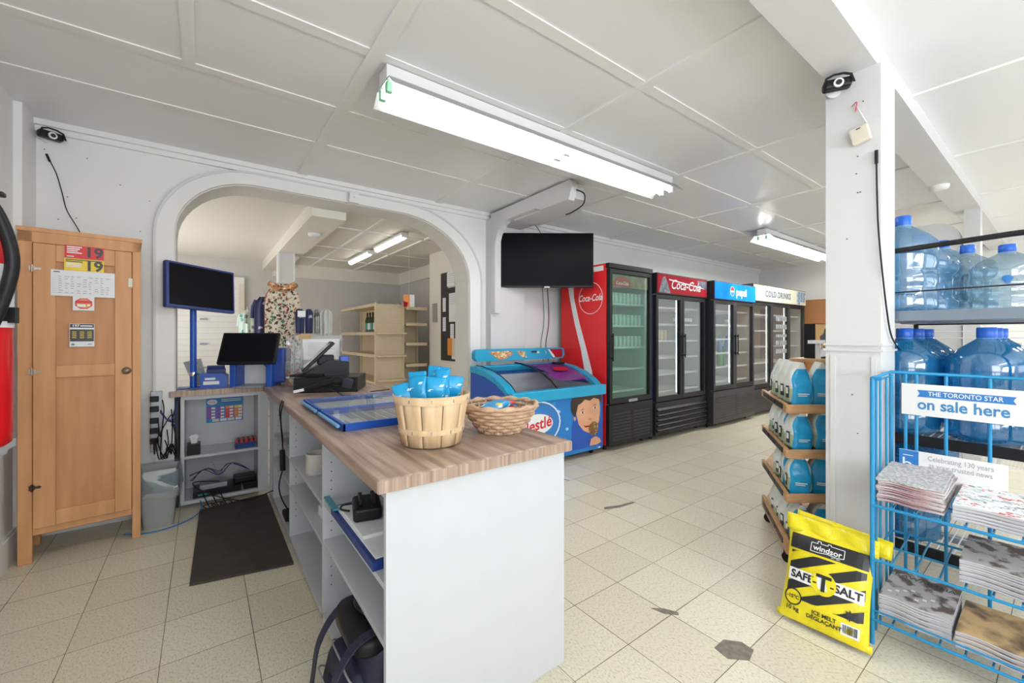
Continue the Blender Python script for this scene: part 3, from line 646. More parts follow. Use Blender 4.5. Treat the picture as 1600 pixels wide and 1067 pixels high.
f = MB(); f.box(0, 0, 0, .07, .14, .038, BLACK); f.build('power_adapter', loc=(.43, 3.05, .045), bevel=.005, label='black power adapter on bottom board of the counter shelves', cat='adapter')
f = MB(); f.tube(spline([(.385, 2.85, .868), (.372, 2.86, .80), (.40, 2.95, .62), (.405, 3.0, .50)]), .004, BLACK, 6); f.tube(spline([(.385, 2.80, .868), (.37, 2.80, .78), (.395, 2.92, .60), (.41, 3.0, .50)]), .004, BLACK, 6)
f.tube([(.405, 3.0, .53), (.408, 3.0, .40)], .016, BLACK, 8); f.tube(spline([(.408, 3.0, .41), (.39, 3.02, .30), (.41, 3.05, .2), (.46, 3.08, .09)]), .004, BLACK, 6)
f.build('hanging_cable', label='black cable with bundled middle hanging from the till over shelves', cat='cable')

# --- things in the counter shelves
f = MB(); f.lathe([(.055, 0), (.058, .004), (.058, .10), (.061, .106), (.057, .11), (.052, .105), (.052, .012), (0, .012)], (0, 0, 0), CERAM, 28)
pot = f.build('stoneware_pot', loc=(.495, 2.42, .523), label='speckled grey stoneware pot on the counter shelf', cat='pot')
f = MB(); f.tube(spline([(.0, .055, .085), (.0, .085, .08), (.0, .09, .05), (.0, .056, .035)]), .006, CERAM, 8); f.build('handle', pot)
f = MB(); f.box(0, 0, 0, .10, .13, .05, WHITEP); f.box(.01, -.001, .01, .06, 0, .04, RINK); f.build('small_box', loc=(.47, 2.15, .353), bevel=.004, label='small white and red packet on middle counter shelf', cat='packet')
f = MB(); f.box(0, 0, 0, .05, .20, .03, STEEL); f.build('metal_tray', loc=(.44, 3.05, .523), bevel=.003, label='grey metal strip on the far counter shelf', cat='tray')
f = MB(); f.box(0, 0, 0, .30, .52, .03, NAVY); f.box(.012, .012, .0301, .29, .5, .034, PAPER); f.build('ring_binder', loc=(.415, 1.27, .538), bevel=.004, label='navy binder sticking out on the counter shelf nearest the camera', cat='binder')
f = MB(); f.box(0, 0, 0, .21, .28, .012, PAPER); f.build('paper_stack', loc=(.432, 1.42, .573), label='stack of white paper on the navy binder', cat='paper')
f = MB(); f.box(0, 0, 0, .022, .16, .008, mat('teal_print', (.05, .28, .40), .4)); f.build('folded_leaflet', loc=(.408, 1.72, .573), label='blue folded leaflet at edge of the counter shelf', cat='leaflet')
ch = thing('battery_charger', 'black battery charger dock on papers in the counter shelf', 'charger', (.43, 1.53, .586), R(-14))
f = MB(); f.box(0, 0, 0, .10, .15, .05, BLACK); f.build('base', ch, bevel=.012, seg=3)
f = MB(); f.box(.02, .03, .05, .035, .12, .07, BLACK); f.box(.065, .03, .05, .08, .12, .07, BLACK); f.build('cradle', ch, bevel=.003)
f = MB(); f.box(-.0008, .04, .02, 0, .11, .032, GINK); f.build('badge', ch)
f = MB(); f.tube(spline([(.02, .14, .02), (-.03, .17, .01), (-.04, .13, .01), (-.01, .10, .01)]), .004, BLACK, 6); f.build('cord', ch)
# backpack
bp = thing('backpack', 'navy blue backpack leaning out of the bottom counter shelf', 'bag', (.505, 1.44, .0), R(0)); bp.scale = (.95, 1, .90)
def blob(f, c, h, m, e=.55, lean=0.0, n=36, k=14, wr=.006):
    cx0, cy0, cz0 = c; hx, hy, hz = h
    def fn(u, v):
        a = 2*PI*u; b_ = PI*(v-.5)
        cb = abs(math.cos(b_))**e; sb_ = math.copysign(abs(math.sin(b_))**e, b_)
        ca, sa = math.cos(a), math.sin(a)
        x = math.copysign(abs(ca)**e, ca)*cb*hx; y = math.copysign(abs(sa)**e, sa)*cb*hy; z = sb_*hz
        return (cx0+x+lean*z+wr*math.sin(11*v+3*a), cy0+y*(1-.12*v), cz0+z)
    f.grid(fn, n, k, m, True, True)
f = MB(); blob(f, (0, 0, .18), (.125, .19, .172), CLOTHB, .5, .18); f.build('main_body', bp)
f = MB(); blob(f, (-.125, -.01, .13), (.055, .145, .105), CLOTHB, .5, .18); f.build('front_pocket', bp)
f = MB(); blob(f, (-.165, -.02, .09), (.035, .10, .060), CLOTHB, .5, .18); f.build('small_pocket', bp)
f = MB(); blob(f, (-.05, 0, .315), (.10, .16, .045), BLACK, .6, 0, wr=.004); f.build('top_flap', bp)
for zz_, xx in ((.225, -.150), (.145, -.196)):
    f = MB(); f.tube(spline([(xx+.045, -.15, zz_-.05), (xx, -.12, zz_-.008), (xx-.004, -.01, zz_), (xx, .10, zz_-.008), (xx+.045, .13, zz_-.05)]), .0035, GINK, 6); f.build('zip', bp, label='pale zip line')
for yv in (-.12, .085):
    f = MB(); pts = spline([(-.02, yv, .362), (-.13, yv, .34), (-.195, yv+.01, .24), (-.215, yv+.015, .12), (-.225, yv+.02, .015)])
    for p_, q_ in zip(pts[:-1], pts[1:]): f.add([p_+Y*-.018, p_+Y*.018, q_+Y*.018, q_+Y*-.018], [(0, 1, 2, 3)], CLOTHB)
    f.build('shoulder_strap', bp, solid=.005)
f = MB(); f.tube([(-.222, -.135, .20), (-.222, -.085, .205), (-.222, -.083, .175), (-.222, -.133, .17)], .003, CHROME, 6, closed=True); f.build('buckle', bp, label='silver buckle')
f = MB(); f.tube(spline([(-.05, -.04, .355), (-.09, -.03, .385), (-.09, .03, .385), (-.05, .04, .355)]), .007, BLACK, 8); f.build('carry_loop', bp)

# --- floor mat and bin
f = MB(); f.plate([(-.055, 2.64), (.40, 2.55), (.405, 3.80), (-.02, 3.72)], (0, 0, .0005), X, Y, Z*.012, MATM); f.build('floor_mat', bevel=.005, label='dark brown rubber mat on floor behind the counter', cat='mat')
bn = thing('waste_bin', 'grey waste bin with clear bag beside the pine cabinet', 'bin', (-.235, 3.66, 0))
def rr(w, d, r, n=6):
    p = []
    for cx, cy, a0 in ((w-r, d-r, 0), (-w+r, d-r, PI/2), (-w+r, -d+r, PI), (w-r, -d+r, 3*PI/2)):
        p += [(cx+r*math.cos(a0+PI/2*i/n), cy+r*math.sin(a0+PI/2*i/n)) for i in range(n+1)]
    return p
f = MB(); lo = rr(.075, .09, .02); hi = rr(.105, .12, .02); n = len(lo)
f.add([(x, y, 0) for x, y in lo]+[(x, y, .37) for x, y in hi], [(i, (i+1) % n, n+(i+1) % n, n+i) for i in range(n)]+[tuple(range(n-1, -1, -1))], GBIN)
f.build('body', bn, solid=.004)
f = MB(); k2 = rr(.11, .125, .022)
def bagf(u, v):
    i = int(u*n) % n; x, y = k2[i]; s = 1+.10*v+.05*math.sin(i*2.1+v*5)*v
    return (x*s*1.01, y*s*1.01, .385-.17*v+.02*math.sin(i*1.7)*v)
f.grid(bagf, n, 8, FILM, True, True)
f.build('bin_liner', bn, label='clear plastic liner')
# power bars and cables on the wall
pb = thing('power_bar', 'metal power bar full of black plugs on wall above the bin', 'power bar', (-.292, YB-.045, .45))
f = MB(); f.box(0, 0, 0, .062, .044, .42, STEEL); f.build('bar', pb, bevel=.003)
for z in (.06, .13, .20, .28, .35): g = MB(); g.box(-.002, -.03, z, .045, 0, z+.038, BLACK); g.build('plug', pb, bevel=.004)
for k in range(9):
    a = random.random; x = -.285+.012*k; z = .50+.07*(k % 5)
    f = MB(); f.tube(spline([(x+.01, 3.78, z+.03), (x+.03+.03*a(), 3.74, z-.06*a()), (x+.05*a(), 3.76, z+.02), (-.20+.03*a(), 3.76, .62+.1*a()), (-.17+.02*a(), 3.78, .70), (-.14, 3.83, .80), (-.08, 3.93, .868)] if k % 2 else
        [(x+.01, 3.78, z+.03), (x+.02, 3.73, z-.05), (x+.04*a(), 3.75, .45+.1*a()), (x+.05*a(), 3.77, .40), (-.20+.03*a(), 3.76, .50), (-.19+.04*a(), 3.80, .42)]), .0035, (BLACK, BLACK, BLACK, NAVY)[k % 4], 6)
    f.build('wall_cable', label='cable hanging from power bar between cabinet and counter', cat='cable', group='cables hanging from the power bar')

# ================================================================ ON THE COUNTER
# pole monitor
mo = thing('pole_monitor', 'black screen in blue frame on tall blue pole at the counter corner', 'monitor', (-.06, 3.99, CT))
f = MB(); f.cyl((0, 0, 0), (0, 0, .86), .021, BLUE, 20); f.build('pole', mo)
f = MB(); f.box(-.09, -.07, 0, .09, .07, .008, BLUE); f.build('base', mo, bevel=.003)
f = MB(); f.lathe([(.0225, .09), (.024, .094), (.024, .116), (.0225, .12)], (0, 0, 0), CHROME, 20); f.build('clamp_ring', mo, label='silver clamp ring')
ang = math.atan2(4.13-3.90, .193+.195)
Tm = Matrix.Translation((.055, -.135, .75)) @ Matrix.Rotation(ang, 4, 'Z') @ Matrix.Rotation(R(-7), 4, 'X') @ Matrix.Rotation(R(3.5), 4, 'Y')
f = MB(Tm); f.box(-.235, -.005, -.165, .235, .035, .165, NAVY); scr = f.build('frame', mo, bevel=.004)
f = MB(Tm); f.box(-.215, -.008, -.145, .222, -.004, .150, SCREEN); f.build('screen', scr)
# leaflet holder leaning
f = MB(Matrix.Rotation(R(-9), 4, 'Y')); f.plate([(-.05, 0), (.045, 0), (.03, .21), (-.085, .20)], (0, 0, 0), X, Z, Y*.004, mat('grey_card', (.42, .42, .42), .5))
for i in range(5): f.plate(ell(.012, .010, 10, -.03+.02*(i % 3), .06+.03*i), (0, -.001, 0), X, Z, -Y*.0008, (ORI, BINK, GINK)[i % 3])
f.build('leaflet', loc=(-.01, 4.14, CT+.006), label='grey leaflet propped behind the blue monitor pole', cat='leaflet')
# printer / ticket checker
pr = thing('ticket_printer', 'blue ticket printer between monitor pole and blue touchscreen', 'printer', (.075, 3.99, CT), R(-6))
f = MB(); f.plate([(-.085, 0), (.085, 0), (.085, .085), (.05, .11), (-.085, .11)], (0, -.09, 0), X, Z, Y*.18, BLUE); f.build('body', pr, bevel=.005)
f = MB(); f.grid(lambda u, v: (-.05+.11*v, -.02+.09*u, .11+.055*math.sin(PI*(.15+.7*u))), 10, 3, NAVY); f.box(-.055, .0, .10, .065, .08, .135, NAVY); f.build('paper_cover', pr)
f = MB(); f.grid(lambda u, v: (-.03+.08*v, .0+.06*u, .138+.02*math.sin(PI*u)), 8, 3, PAPER); f.build('paper_roll', pr)
f = MB(); f.box(-.055, -.093, .062, .01, -.09, .078, PAPER); f.box(-.065, -.093, .026, .035, -.09, .052, PAPER); f.build('printed_label', pr, label='white label strips')
# blue touchscreen terminal
po = thing('touchscreen_terminal', 'black touchscreen on blue lottery terminal at corner of counter', 'terminal', (.33, 3.86, CT), R(-26))
f = MB(); f.ring([(-.15, 0), (-.15, .22), (-.13, .245), (.13, .245), (.15, .22), (.15, 0)], [(-.105, 0), (-.105, .155), (-.085, .175), (.085, .175), (.105, .155), (.105, 0)], (0, -.08, 0), X, Z, Y*.20, BLUE)
f.box(-.15, .10, 0, .15, .14, .245, BLUE); f.build('base', po, bevel=.01, seg=3)
f = MB(); f.box(-.105, .07, .005, .105, .095, .165, WHITEP); f.box(-.105, -.14, 0, .105, .07, .012, STEEL); f.build('paper_tray', po, bevel=.003, label='white and grey tray')
Tm = Matrix.Translation((.0, -.10, .30)) @ Matrix.Rotation(R(-26), 4, 'X')
f = MB(Tm); f.box(-.20, -.012, -.13, .20, .02, .13, BLACK); f.build('display_housing', po, bevel=.006)
f = MB(Tm); f.box(-.185, -.014, -.115, .185, -.011, .115, SCREEN); f.build('screen', po)
f = MB(); f.box(.13, -.02, .02, .225, .14, .30, mat('terminal_side_blue', (.03, .08, .35), .4)); f.build('side_housing', po, bevel=.02, seg=4)
# cash drawer + till
rz = R(-26)
cd = thing('cash_drawer', 'black cash drawer under the till screen on counter', 'cash drawer', (.50, 3.20, CT), rz)
f = MB(); f.box(0, 0, 0, .42, .36, .105, BLACK); f.build('body', cd, bevel=.003)
f = MB(); f.box(.004, -.004, .012, .416, 0, .095, BLACKM); f.box(.03, -.006, .008, .07, -.004, .014, WINK); f.build('drawer_front', cd, bevel=.002)
f = MB(); f.lathe([(.007, 0), (.007, .003)], (0, 0, 0), CHROME, 12); f.build('key_lock', cd)
cd2 = [c for c in COL.objects if c.parent == cd and c.name.startswith('key_lock')][0]; cd2.location = (.30, -.002, .055); cd2.rotation_euler = (R(90), 0, 0)
ti = thing('till_terminal', 'black tilted till screen standing on the cash drawer', 'till', (.72, 3.26, CT+.105), R(-8))
f = MB(); f.plate([(-.16, 0), (.16, 0), (.16, .10), (.02, .115), (-.10, .04)], (0, -.02, 0), X, Z, Y*.22, BLACK); f.build('base', ti, bevel=.008, seg=3)
f = MB(); f.box(-.05, .02, .08, .06, .12, .15, BLACKM); f.build('neck', ti, bevel=.008)
ax = Vector((.70, 0, .71)).normalized(); nx = Vector((-.71, 0, .70))
f = MB(); f.obox((-.05, .06, .14), ax*.145, Y*.12, nx*.012, BLACK); f.build('screen_housing', ti, bevel=.006)
f = MB(); f.obox(Vector((-.05, .06, .14))+nx*.013, ax*.12, Y*.10, nx*.001, mat('pale_screen_reflection', (.50, .50, .50), .15)); f.build('screen', ti, label='screen with pale reflection painted on')  # reflection on the dark screen is put into its colour
f = MB(); f.box(.10, .0, .06, .16, .09, .14, BLUE); f.build('card_reader', ti, bevel=.005, label='blue card reader at the back')
bk = MB(); bk.box(-.10, -.07, 0, .12, .07, .015, BLACK); bk.box(-.09, -.06, .015, .11, .06, .018, BLACKM); bk.build('keyboard', loc=(.61, 3.31, CT+.106), rz=rz, bevel=.003, label='small black keypad lying on left side of cash drawer', cat='keypad')
sc_ = thing('barcode_scanner', 'black handheld barcode scanner leaning on the cash drawer front', 'scanner', (.60, 3.02, CT), R(-26))
f = MB(); f.tube(spline([(-.12, -.02, .025), (-.04, -.02, .045), (.06, -.02, .075), (.14, -.02, .095), (.19, -.02, .085)]), [.012]*5+[.017]*6+[.023]*6+[.032]*5+[.040]*3, BLACK, 14); f.build('body', sc_)
f = MB(); f.obox((.21, -.02, .078), Vector((.03, 0, -.008)), Y*.034, Vector((.008, 0, .032)), CLOTHB); f.build('head', sc_, bevel=.01, seg=3)
f = MB(); f.obox((-.09, -.034, .036), Vector((.032, 0, .007)), Y*.002, Vector((-.002, 0, .009)), WINK); f.build('sticker', sc_, label='white sticker')
f = MB(); f.tube(spline([(.02, -.05, .03), (.10, -.08, .05), (.16, -.06, .02), (.20, -.09, .004), (.24, -.07, .004)]), .003, BLACK, 6); f.build('cord', sc_)
# clear acrylic stand with paper notice, and clear pots with sweets
ac = thing('acrylic_stand', 'clear acrylic stand with white paper notice behind the till', 'stand', (.74, 3.70, CT), R(-20))
f = MB(); f.box(-.20, .03, 0, .20, .034, .40, ACRY); f.box(-.20, -.08, 0, .20, .03, .006, ACRY); f.box(-.20, -.08, 0, -.196, .03, .36, ACRY); f.box(.196, -.08, 0, .20, .03, .36, ACRY); f.build('panel', ac)
f = MB(); f.box(-.10, .024, .20, .18, .027, .37, PAPER)
for i in range(7): f.box(-.06, .0235, .335-i*.016, .05+.09*random.random(), .024, .338-i*.016, GINK)
f.build('paper_notice', ac, label='white paper notice')
f = MB(); f.box(-.13, .02, .37, -.04, .03, .41, mat('cardboard', (.55, .38, .18), .7)); f.build('card_strip', ac, label='brown card strip')
for i, (x, y, h) in enumerate(((.535, 3.62, .20), (.60, 3.60, .30))):
    t = thing('clear_container', ('low clear plastic container beside the blue terminal', 'taller clear plastic container of sweets behind cash drawer')[i], 'container', (x, y, CT), 0)
    f = MB(); f.box(-.028, -.028, 0, .028, .028, h, ACRY); f.build('box', t)
    f = MB()
    for k in range(6): f.obox((random.uniform(-.012, .012), random.uniform(-.01, .01), .02+.018*k), X*.011, Y*.011, Z*.006, (ORI, RINK, YELS, PAPER)[k % 4])
    f.build('sweets', t, kind='stuff')
f = MB()
for k in range(14): f.obox((random.uniform(-.04, .04), random.uniform(-.03, .03), .012+random.uniform(0, .03)), X*.012, Y*.008, Z*.006, (ORI, RINK, YELS, BLACK)[k % 4])
f.build('candy_pile', loc=(.66, 3.63, CT), kind='stuff', label='small pile of bright wrapped sweets behind the till', cat='sweets')
# blue hinged trays
tr = thing('lottery_ticket_tray', 'flat blue hinged case with clear lids lying on counter', 'tray', (.465, 1.80, CT), R(0))
for i, (y0, y1) in enumerate(((0, .42), (.43, .85))):
    f = MB(); f.box(0, y0, 0, .58, y0+.012, .032, BLUE); f.box(0, y1-.012, 0, .58, y1, .032, BLUE); f.box(0, y0, 0, .012, y1, .032, BLUE); f.box(.568, y0, 0, .58, y1, .032, BLUE); f.box(.01, y0+.01, 0, .57, y1-.01, .004, PAPER)
    f.build('tray_frame', tr, bevel=.003)
    f = MB(); f.box(.014, y0+.014, .026, .566, y1-.014, .031, ACRY); f.build('clear_lid', tr, label='clear lid')
    f = MB(); f.tube([(-.012, y0+.03, .02), (-.012, y1-.03, .02)], .008, mat('pale_blue_bar', (.15, .42, .72), .3), 8); f.build('edge_bar', tr)
f = MB()
for k in range(9): f.box(.10+k*.05, .03, .005, .135+k*.05, .39, .007, GINK)
f.box(.06, .10, .008, .12, .20, .012, WINK); f.build('slot_dividers', tr)
f = MB(); f.tube(spline([(.36, .55, .040), (.33, .62, .040), (.37, .68, .040), (.42, .62, .040), (.50, .60, .040)]), .003, STEEL, 6); f.build('wire_hook', tr, label='bent wire on lid')
f = MB(); f.box(0, 0, 0, .16, .006, .006, BLACK); f.build('black_pen', loc=(.95, 2.95, CT), rz=.3, label='black pen on the counter beside the cash drawer', cat='pen')

# peck basket
def peck(loc):
    b = thing('splint_basket', 'pale wooden splint basket filled with blue packets on counter', 'basket', loc)
    h, r0, r1 = .178, .108, .138; n = 11
    f = MB()
    for k in range(n):
        a0 = 2*PI*k/n; a1 = a0+2*PI/n*.965
        f.grid(lambda u, v: ((r0+(r1-r0)*v+.0010*math.sin(PI*u))*math.cos(a0+(a1-a0)*u), (r0+(r1-r0)*v+.0010*math.sin(PI*u))*math.sin(a0+(a1-a0)*u), .004+h*v), 5, 4, SPLINT)
    f.build('splint_wall', b, solid=.0025)
    f = MB(); f.lathe([(0, .006), (r0, .006)], (0, 0, 0), SPLINT, 24); f.build('base', b)
    for z, w in ((.155, .030), (.048, .020)):
        g = MB(); r = r0+(r1-r0)*z/h+.004; r2 = r0+(r1-r0)*(z+w)/h+.004
        g.lathe([(r, z), (r2, z+w), (r2-.004, z+w), (r-.004, z), (r, z)], (0, 0, 0), SPLINT, 30); hp = g.build('hoop', b)
        g = MB()
        for k in range(n):
            a = 2*PI*(k+.46)/n; p = Vector(((r+.003)*math.cos(a), (r+.003)*math.sin(a), z+w*.5)); g.obox(p, Vector((math.cos(a), math.sin(a), 0))*.002, Vector((-math.sin(a), math.cos(a), 0))*.0015, Z*.006, STEEL)
        g.build('staples', hp)
    return b
BK = (.690, 1.435, CT)
peck(BK)
def packet(w, h, d, m, m2=None):
    f = MB()
    def fn(u, v):
        a = 2*PI*u; s = math.sin(PI*v)**.55 if 0 < v < 1 else 0
        return (w/2*(1-.08*math.sin(PI*v))*math.copysign(abs(math.cos(a))**.5, math.cos(a)), d/2*s*math.sin(a)+.002*math.sin(11*v+5*u), h*v)
    f.grid(fn, 20, 9, m, True, True)
    return f
pp = []
PW = mat('packet_white_marks', (.7, .85, .95), .3)
VD = Vector((-.596*0+.0, 0, 0))
for k, (dx, dy, dz, rz_, lean, w) in enumerate(((-.055, -.02, .14, -.9, -8, .075), (-.01, -.045, .135, -.5, 4, .075), (.035, -.03, .16, -.7, -4, .055), (.065, -.015, .135, -.3, 10, .07), (-.08, .01, .115, -.4, -14, .08), (.02, .03, .17, -.8, 3, .05), (.055, .04, .165, -.5, 8, .05), (-.03, .04, .15, -.6, -5, .07))):
    f = packet(w, .125, .04, BAGB)
    for i in range(5): f.obox((w*.25*((-1)**i), -.018 if i % 2 else -.016, .025+.018*i), X*.007, Y*.0015, Vector((.003, 0, .004)), PW)
    o = f.build('blue_packet', loc=(BK[0]+dx, BK[1]+dy, BK[2]+dz-.012), rz=rz_, label='small glossy blue packet in the splint basket', cat='packet', group='blue packets in the splint basket', solid=0)
    o.rotation_euler = (R(lean*.6), R(lean), rz_)
# wicker bowl
def wicker(name, lab, loc, r0, r1, h, m, rows=9, lean=0):
    b = thing(name, lab, 'basket', loc); rows = 8
    f = MB(); ns = 22; n = ns*4
    for j in range(rows):
        z = .008+(h-.012)*j/(rows-1); r = r0+(r1-r0)*(j/(rows-1))**.8
        pts = [((r+.0055*math.cos(PI*k/4+PI*(j % 2)))*math.cos(2*PI*k/n), (r+.0055*math.cos(PI*k/4+PI*(j % 2)))*math.sin(2*PI*k/n), z) for k in range(n)]
        f.tube(pts, h/rows*.56, m, 6, closed=True)
    f.build('woven_wall', b)
    f = MB()
    for k in range(ns):
        a = 2*PI*k/ns
        f.tube([((r0+(r1-r0)*t**.8)*math.cos(a), (r0+(r1-r0)*t**.8)*math.sin(a), .004+h*t) for t in (0, .25, .5, .75, 1)], .005, m, 5)
    f.build('stakes', b)
    f = MB(); f.lathe([(0, .004), (r0, .004), (r0, .010), (0, .010)], (0, 0, 0), m, 24); f.build('base', b)
    f = MB(); n2 = 60
    f.tube([((r1+.004*math.cos(8*PI*k/n2*3))*math.cos(2*PI*k/n2), (r1+.004*math.cos(8*PI*k/n2*3))*math.sin(2*PI*k/n2), h+.004*math.sin(8*PI*k/n2*3)) for k in range(n2)], .008, m, 6, closed=True); f.build('rim', b)
    return b
wicker('wicker_basket', 'shallow wicker bowl of snack packets on counter end', (1.00, 1.43, CT), .082, .152, .115, WICKL)
wicker('wicker_basket', 'brown woven basket mostly hidden behind the splint basket', (.80, 1.69, CT), .09, .14, .12, WICK)
for k, (dx, dy, a) in enumerate(((-.03, .02, .2), (.03, -.01, -.5), (.02, .04, 1.1), (-.03, -.03, 1.9))):
    f = packet(.09, .13, .03, 'snack_print')
    o = f.build('snack_packet', loc=(1.0+dx-.065*math.sin(a), 1.43+dy+.065*math.cos(a), CT+.075+.012*k), label='bright blue and yellow snack packet in the wicker bowl', cat='packet', group='snack packets in the wicker bowl')
    o.rotation_euler = (R(84), 0, a)

# ================================================================ TV AND CEILING DUCT
f = MB()
du = thing('boxed_duct', 'white boxed duct curving from wall onto the ceiling above the television', 'duct', (2.50, 3.80, 0))
prof = [(0, 0, 0)]
f.box(0, -.13, 1.5, .07, -.05, 2.20, PANELW)
a = [(-.05, 2.20), (-.13, 2.20)]
arc_o = [(-.13-.25*(1-math.cos(PI/2*i/6)), 2.20+.25*math.sin(PI/2*i/6)) for i in range(7)]
f.build('riser', du, bevel=.003)
f = MB(); outl = arc_o+[(-.80, 2.45), (-.88, 2.42), (-1.24, 2.42), (-1.28, 2.52), (-1.26, 2.585), (-.40, 2.575), (-.05, 2.575), (-.05, 2.20)]
f.plate([(y, z) for y, z in outl], (0, 0, 0), Y, Z, X*.07, PANELW); f.build('curved_side', du, bevel=.003)
f = MB(); f.plate([(.07, -.38), (.40, -.38), (.40, -.85), (.18, -1.25), (.07, -1.25)], (0, 0, 2.44), X, Y, Z*.134, PANELW); f.box(.07, -.38, 2.46, .40, -.05, 2.575, PANELW); f.build('underside_board', du)
f = MB(); f.tube(spline([(.05, -1.285, 2.50), (.12, -1.31, 2.47), (.20, -1.22, 2.42), (.24, -1.05, 2.40), (.30, -.9, 2.42)]), .006, BLACK, 6); f.build('cable', du, label='black cable loop')
tv = thing('television', 'black wall television hanging above the freezer', 'television', (3.05, 3.46, 2.09), R(-36))
f = MB(); f.box(-.515, -.01, -.30, .515, .035, .30, BLACK); f.build('housing', tv, bevel=.004)
f = MB(); f.box(-.505, -.012, -.283, .505, -.009, .293, SCREEN); f.build('screen', tv)
f = MB(); f.box(-.03, -.014, -.306, .03, 0, -.290, STEEL); f.build('logo_tab', tv, label='small silver tab')
f = MB(); f.box(-.04, .035, -.03, .04, .30, .03, BLACKM); f.box(-.12, .035, -.12, .12, .05, .12, BLACKM); f.build('wall_arm', tv)
f = MB(); f.tube(spline([(3.02, 3.52, 2.38), (2.98, 3.51, 2.42), (2.90, 3.48, 2.46)]), .004, BLACK, 6); f.build('television_cable', label='black cable between duct and television top', cat='cable')
for i, x in enumerate((3.30, 3.38)):
    f = MB(); f.tube(spline([(x, YB-.02, 1.9), (x+.03, YB-.02, 1.45), (x-.02, YB-.02, 1.15), (x+.02, YB-.02, .95)]), .004, BLACK if i else GRN, 6)
    f.build('hanging_wire', label=('thin green wire hanging below the television', 'thin black wire hanging below the television')[i], cat='cable')

# ================================================================ CHEST FREEZER
fx0, fx1, fy0, fy1 = 2.22, 3.44, 3.0, 3.70
fz = thing('ice_cream_freezer', 'blue ice cream chest freezer with curved glass lid and boy picture', 'freezer', (fx0, fy0, 0)); FW = fx1-fx0; FD = fy1-fy0
f = MB(); side = [(0, .06), (FD, .06), (FD, .90), (.40, .84), (.0, .70)]
f.plate(side, (0, 0, 0), Y, Z, X*.03, BLUE); f.plate(side, (FW-.03, 0, 0), Y, Z, X*.03, BLUE)
f.box(.03, 0, .06, FW-.03, .04, .70, 'sparkle_print'); f.box(.03, FD-.04, .06, FW-.03, FD, .90, BLUE); f.box(.03, .04, .06, FW-.03, FD-.04, .10, BLUE); f.box(.03, .04, .35, FW-.03, FD-.04, .36, WHITE)
f.box(.03, .04, .36, .05, FD-.04, .74, WHITE); f.box(.05, FD-.06, .36, FW-.03, FD-.04, .84, WHITE); f.box(.05, .04, .36, FW-.03, .055, .68, WHITE); f.box(FW-.05, .055, .36, FW-.03, FD-.06, .74, WHITE)
f.build('body', fz, bevel=.003)
rim = [(-.02, .70), (.10, .795), (.25, .865), (.42, .915), (.60, .94), (FD, .945)]
f = MB()
for x in (-.015, FW-.075):
    for (a, b), (c, d) in zip(rim[:-1], rim[1:]):
        f.add([(x, a, b-.065), (x+.09, a, b-.065), (x+.09, a, b), (x, a, b), (x, c, d-.065), (x+.09, c, d-.065), (x+.09, c, d), (x, c, d)],
              [(0, 1, 2, 3), (7, 6, 5, 4), (3, 2, 6, 7), (0, 4, 5, 1), (0, 3, 7, 4), (1, 5, 6, 2)], CYAN)
f.box(-.015, -.035, .635, FW+.015, .05, .74, CYAN); f.box(-.01, FD-.08, .88, FW+.01, FD, .945, CYAN); f.build('lid_frame', fz, bevel=.008, seg=3)
for x0, x1, dz, lb in ((.075, .64, .0, 'left sliding glass'), (.58, FW-.075, .010, 'right sliding glass with purple print')):
    f = MB()
    for (a, b), (c, d) in zip(rim[:-1], rim[1:]): f.add([(x0, a+.03, b-.012+dz), (x1, a+.03, b-.012+dz), (x1, c, d-.012+dz), (x0, c, d-.012+dz)], [(0, 1, 2, 3)], GLASS, True)
    gl = f.build('sliding_glass', fz, label=lb)
    if dz:
        g = MB()
        for (a, b), (c, d) in zip(rim[1:4], rim[2:5]): g.add([(x0+.12, a, b), (x1-.05, a, b), (x1-.05, c, d), (x0+.05, c, d)], [(0, 1, 2, 3)], glassy('purple_print_film', (.5, .3, .55), .1, .75, (.28, .05, .33)))
        g.plate(ell(.11, .055, 18, .32, 0), (x0-.02, .30, .888+.012), X, Vector((0, .93, .33)), Z*.002, DRED)
        g.build('purple_print', gl)
    g = MB(); g.tube([(x0+(.0 if dz else 0), a+.01, b+dz) for a, b in rim], .008, BLACK, 6); g.build('black_seal', gl)
f = MB(); f.box(FW-.22, FD-.20, .93, FW-.08, FD-.13, .955, BLACK); f.build('handle', fz, bevel=.004)
# stock inside
f = MB(); f.box(.55, .12, .361, 1.10, .55, .55, mat('freezer_stock_purple', (.25, .06, .32), .5)); f.box(.12, .12, .361, .54, .5, .45, WHITEP); f.build('stock_boxes', fz, kind='stuff')
# header sign
f = MB(); hp = rr(.62, .062, .05, 5)
f.plate(hp, (FW/2, FD-.10, 1.055), X, Z, Y*.07, CYAN); sg = f.build('header_sign', fz, bevel=.004)
f = MB(); y = FD-.101
f.plate([(-.46, .035), (-.18, .04), (-.14, .01), (-.24, -.045), (-.33, -.05)], (FW/2, y, 1.055), X, Z, -Y*.001, 'food_print')
f.plate([(-.10, .035), (.03, .03), (.02, .0), (.05, -.04), (-.01, -.04)], (FW/2, y, 1.055), X, Z, -Y*.001, 'food_print')
f.plate([(.10, .03), (.17, .035), (.23, .02), (.22, .0), (.18, .012), (.12, .01)], (FW/2, y, 1.055), X, Z, -Y*.001, INK); f.plate(ell(.02, .012, 10, .21, .015), (FW/2, y-.001, 1.055), X, Z, -Y*.001, WINK)
f.plate([(.30, .04), (.34, .01), (.30, -.04), (.33, .0)], (FW/2, y, 1.055), X, Z, -Y*.001, 'food_print')
f.plate([(.36, .045), (.57, .048), (.585, .03), (.585, -.035), (.57, -.05), (.46, -.05), (.42, -.02)], (FW/2, y, 1.055), X, Z, -Y*.001, DRED)
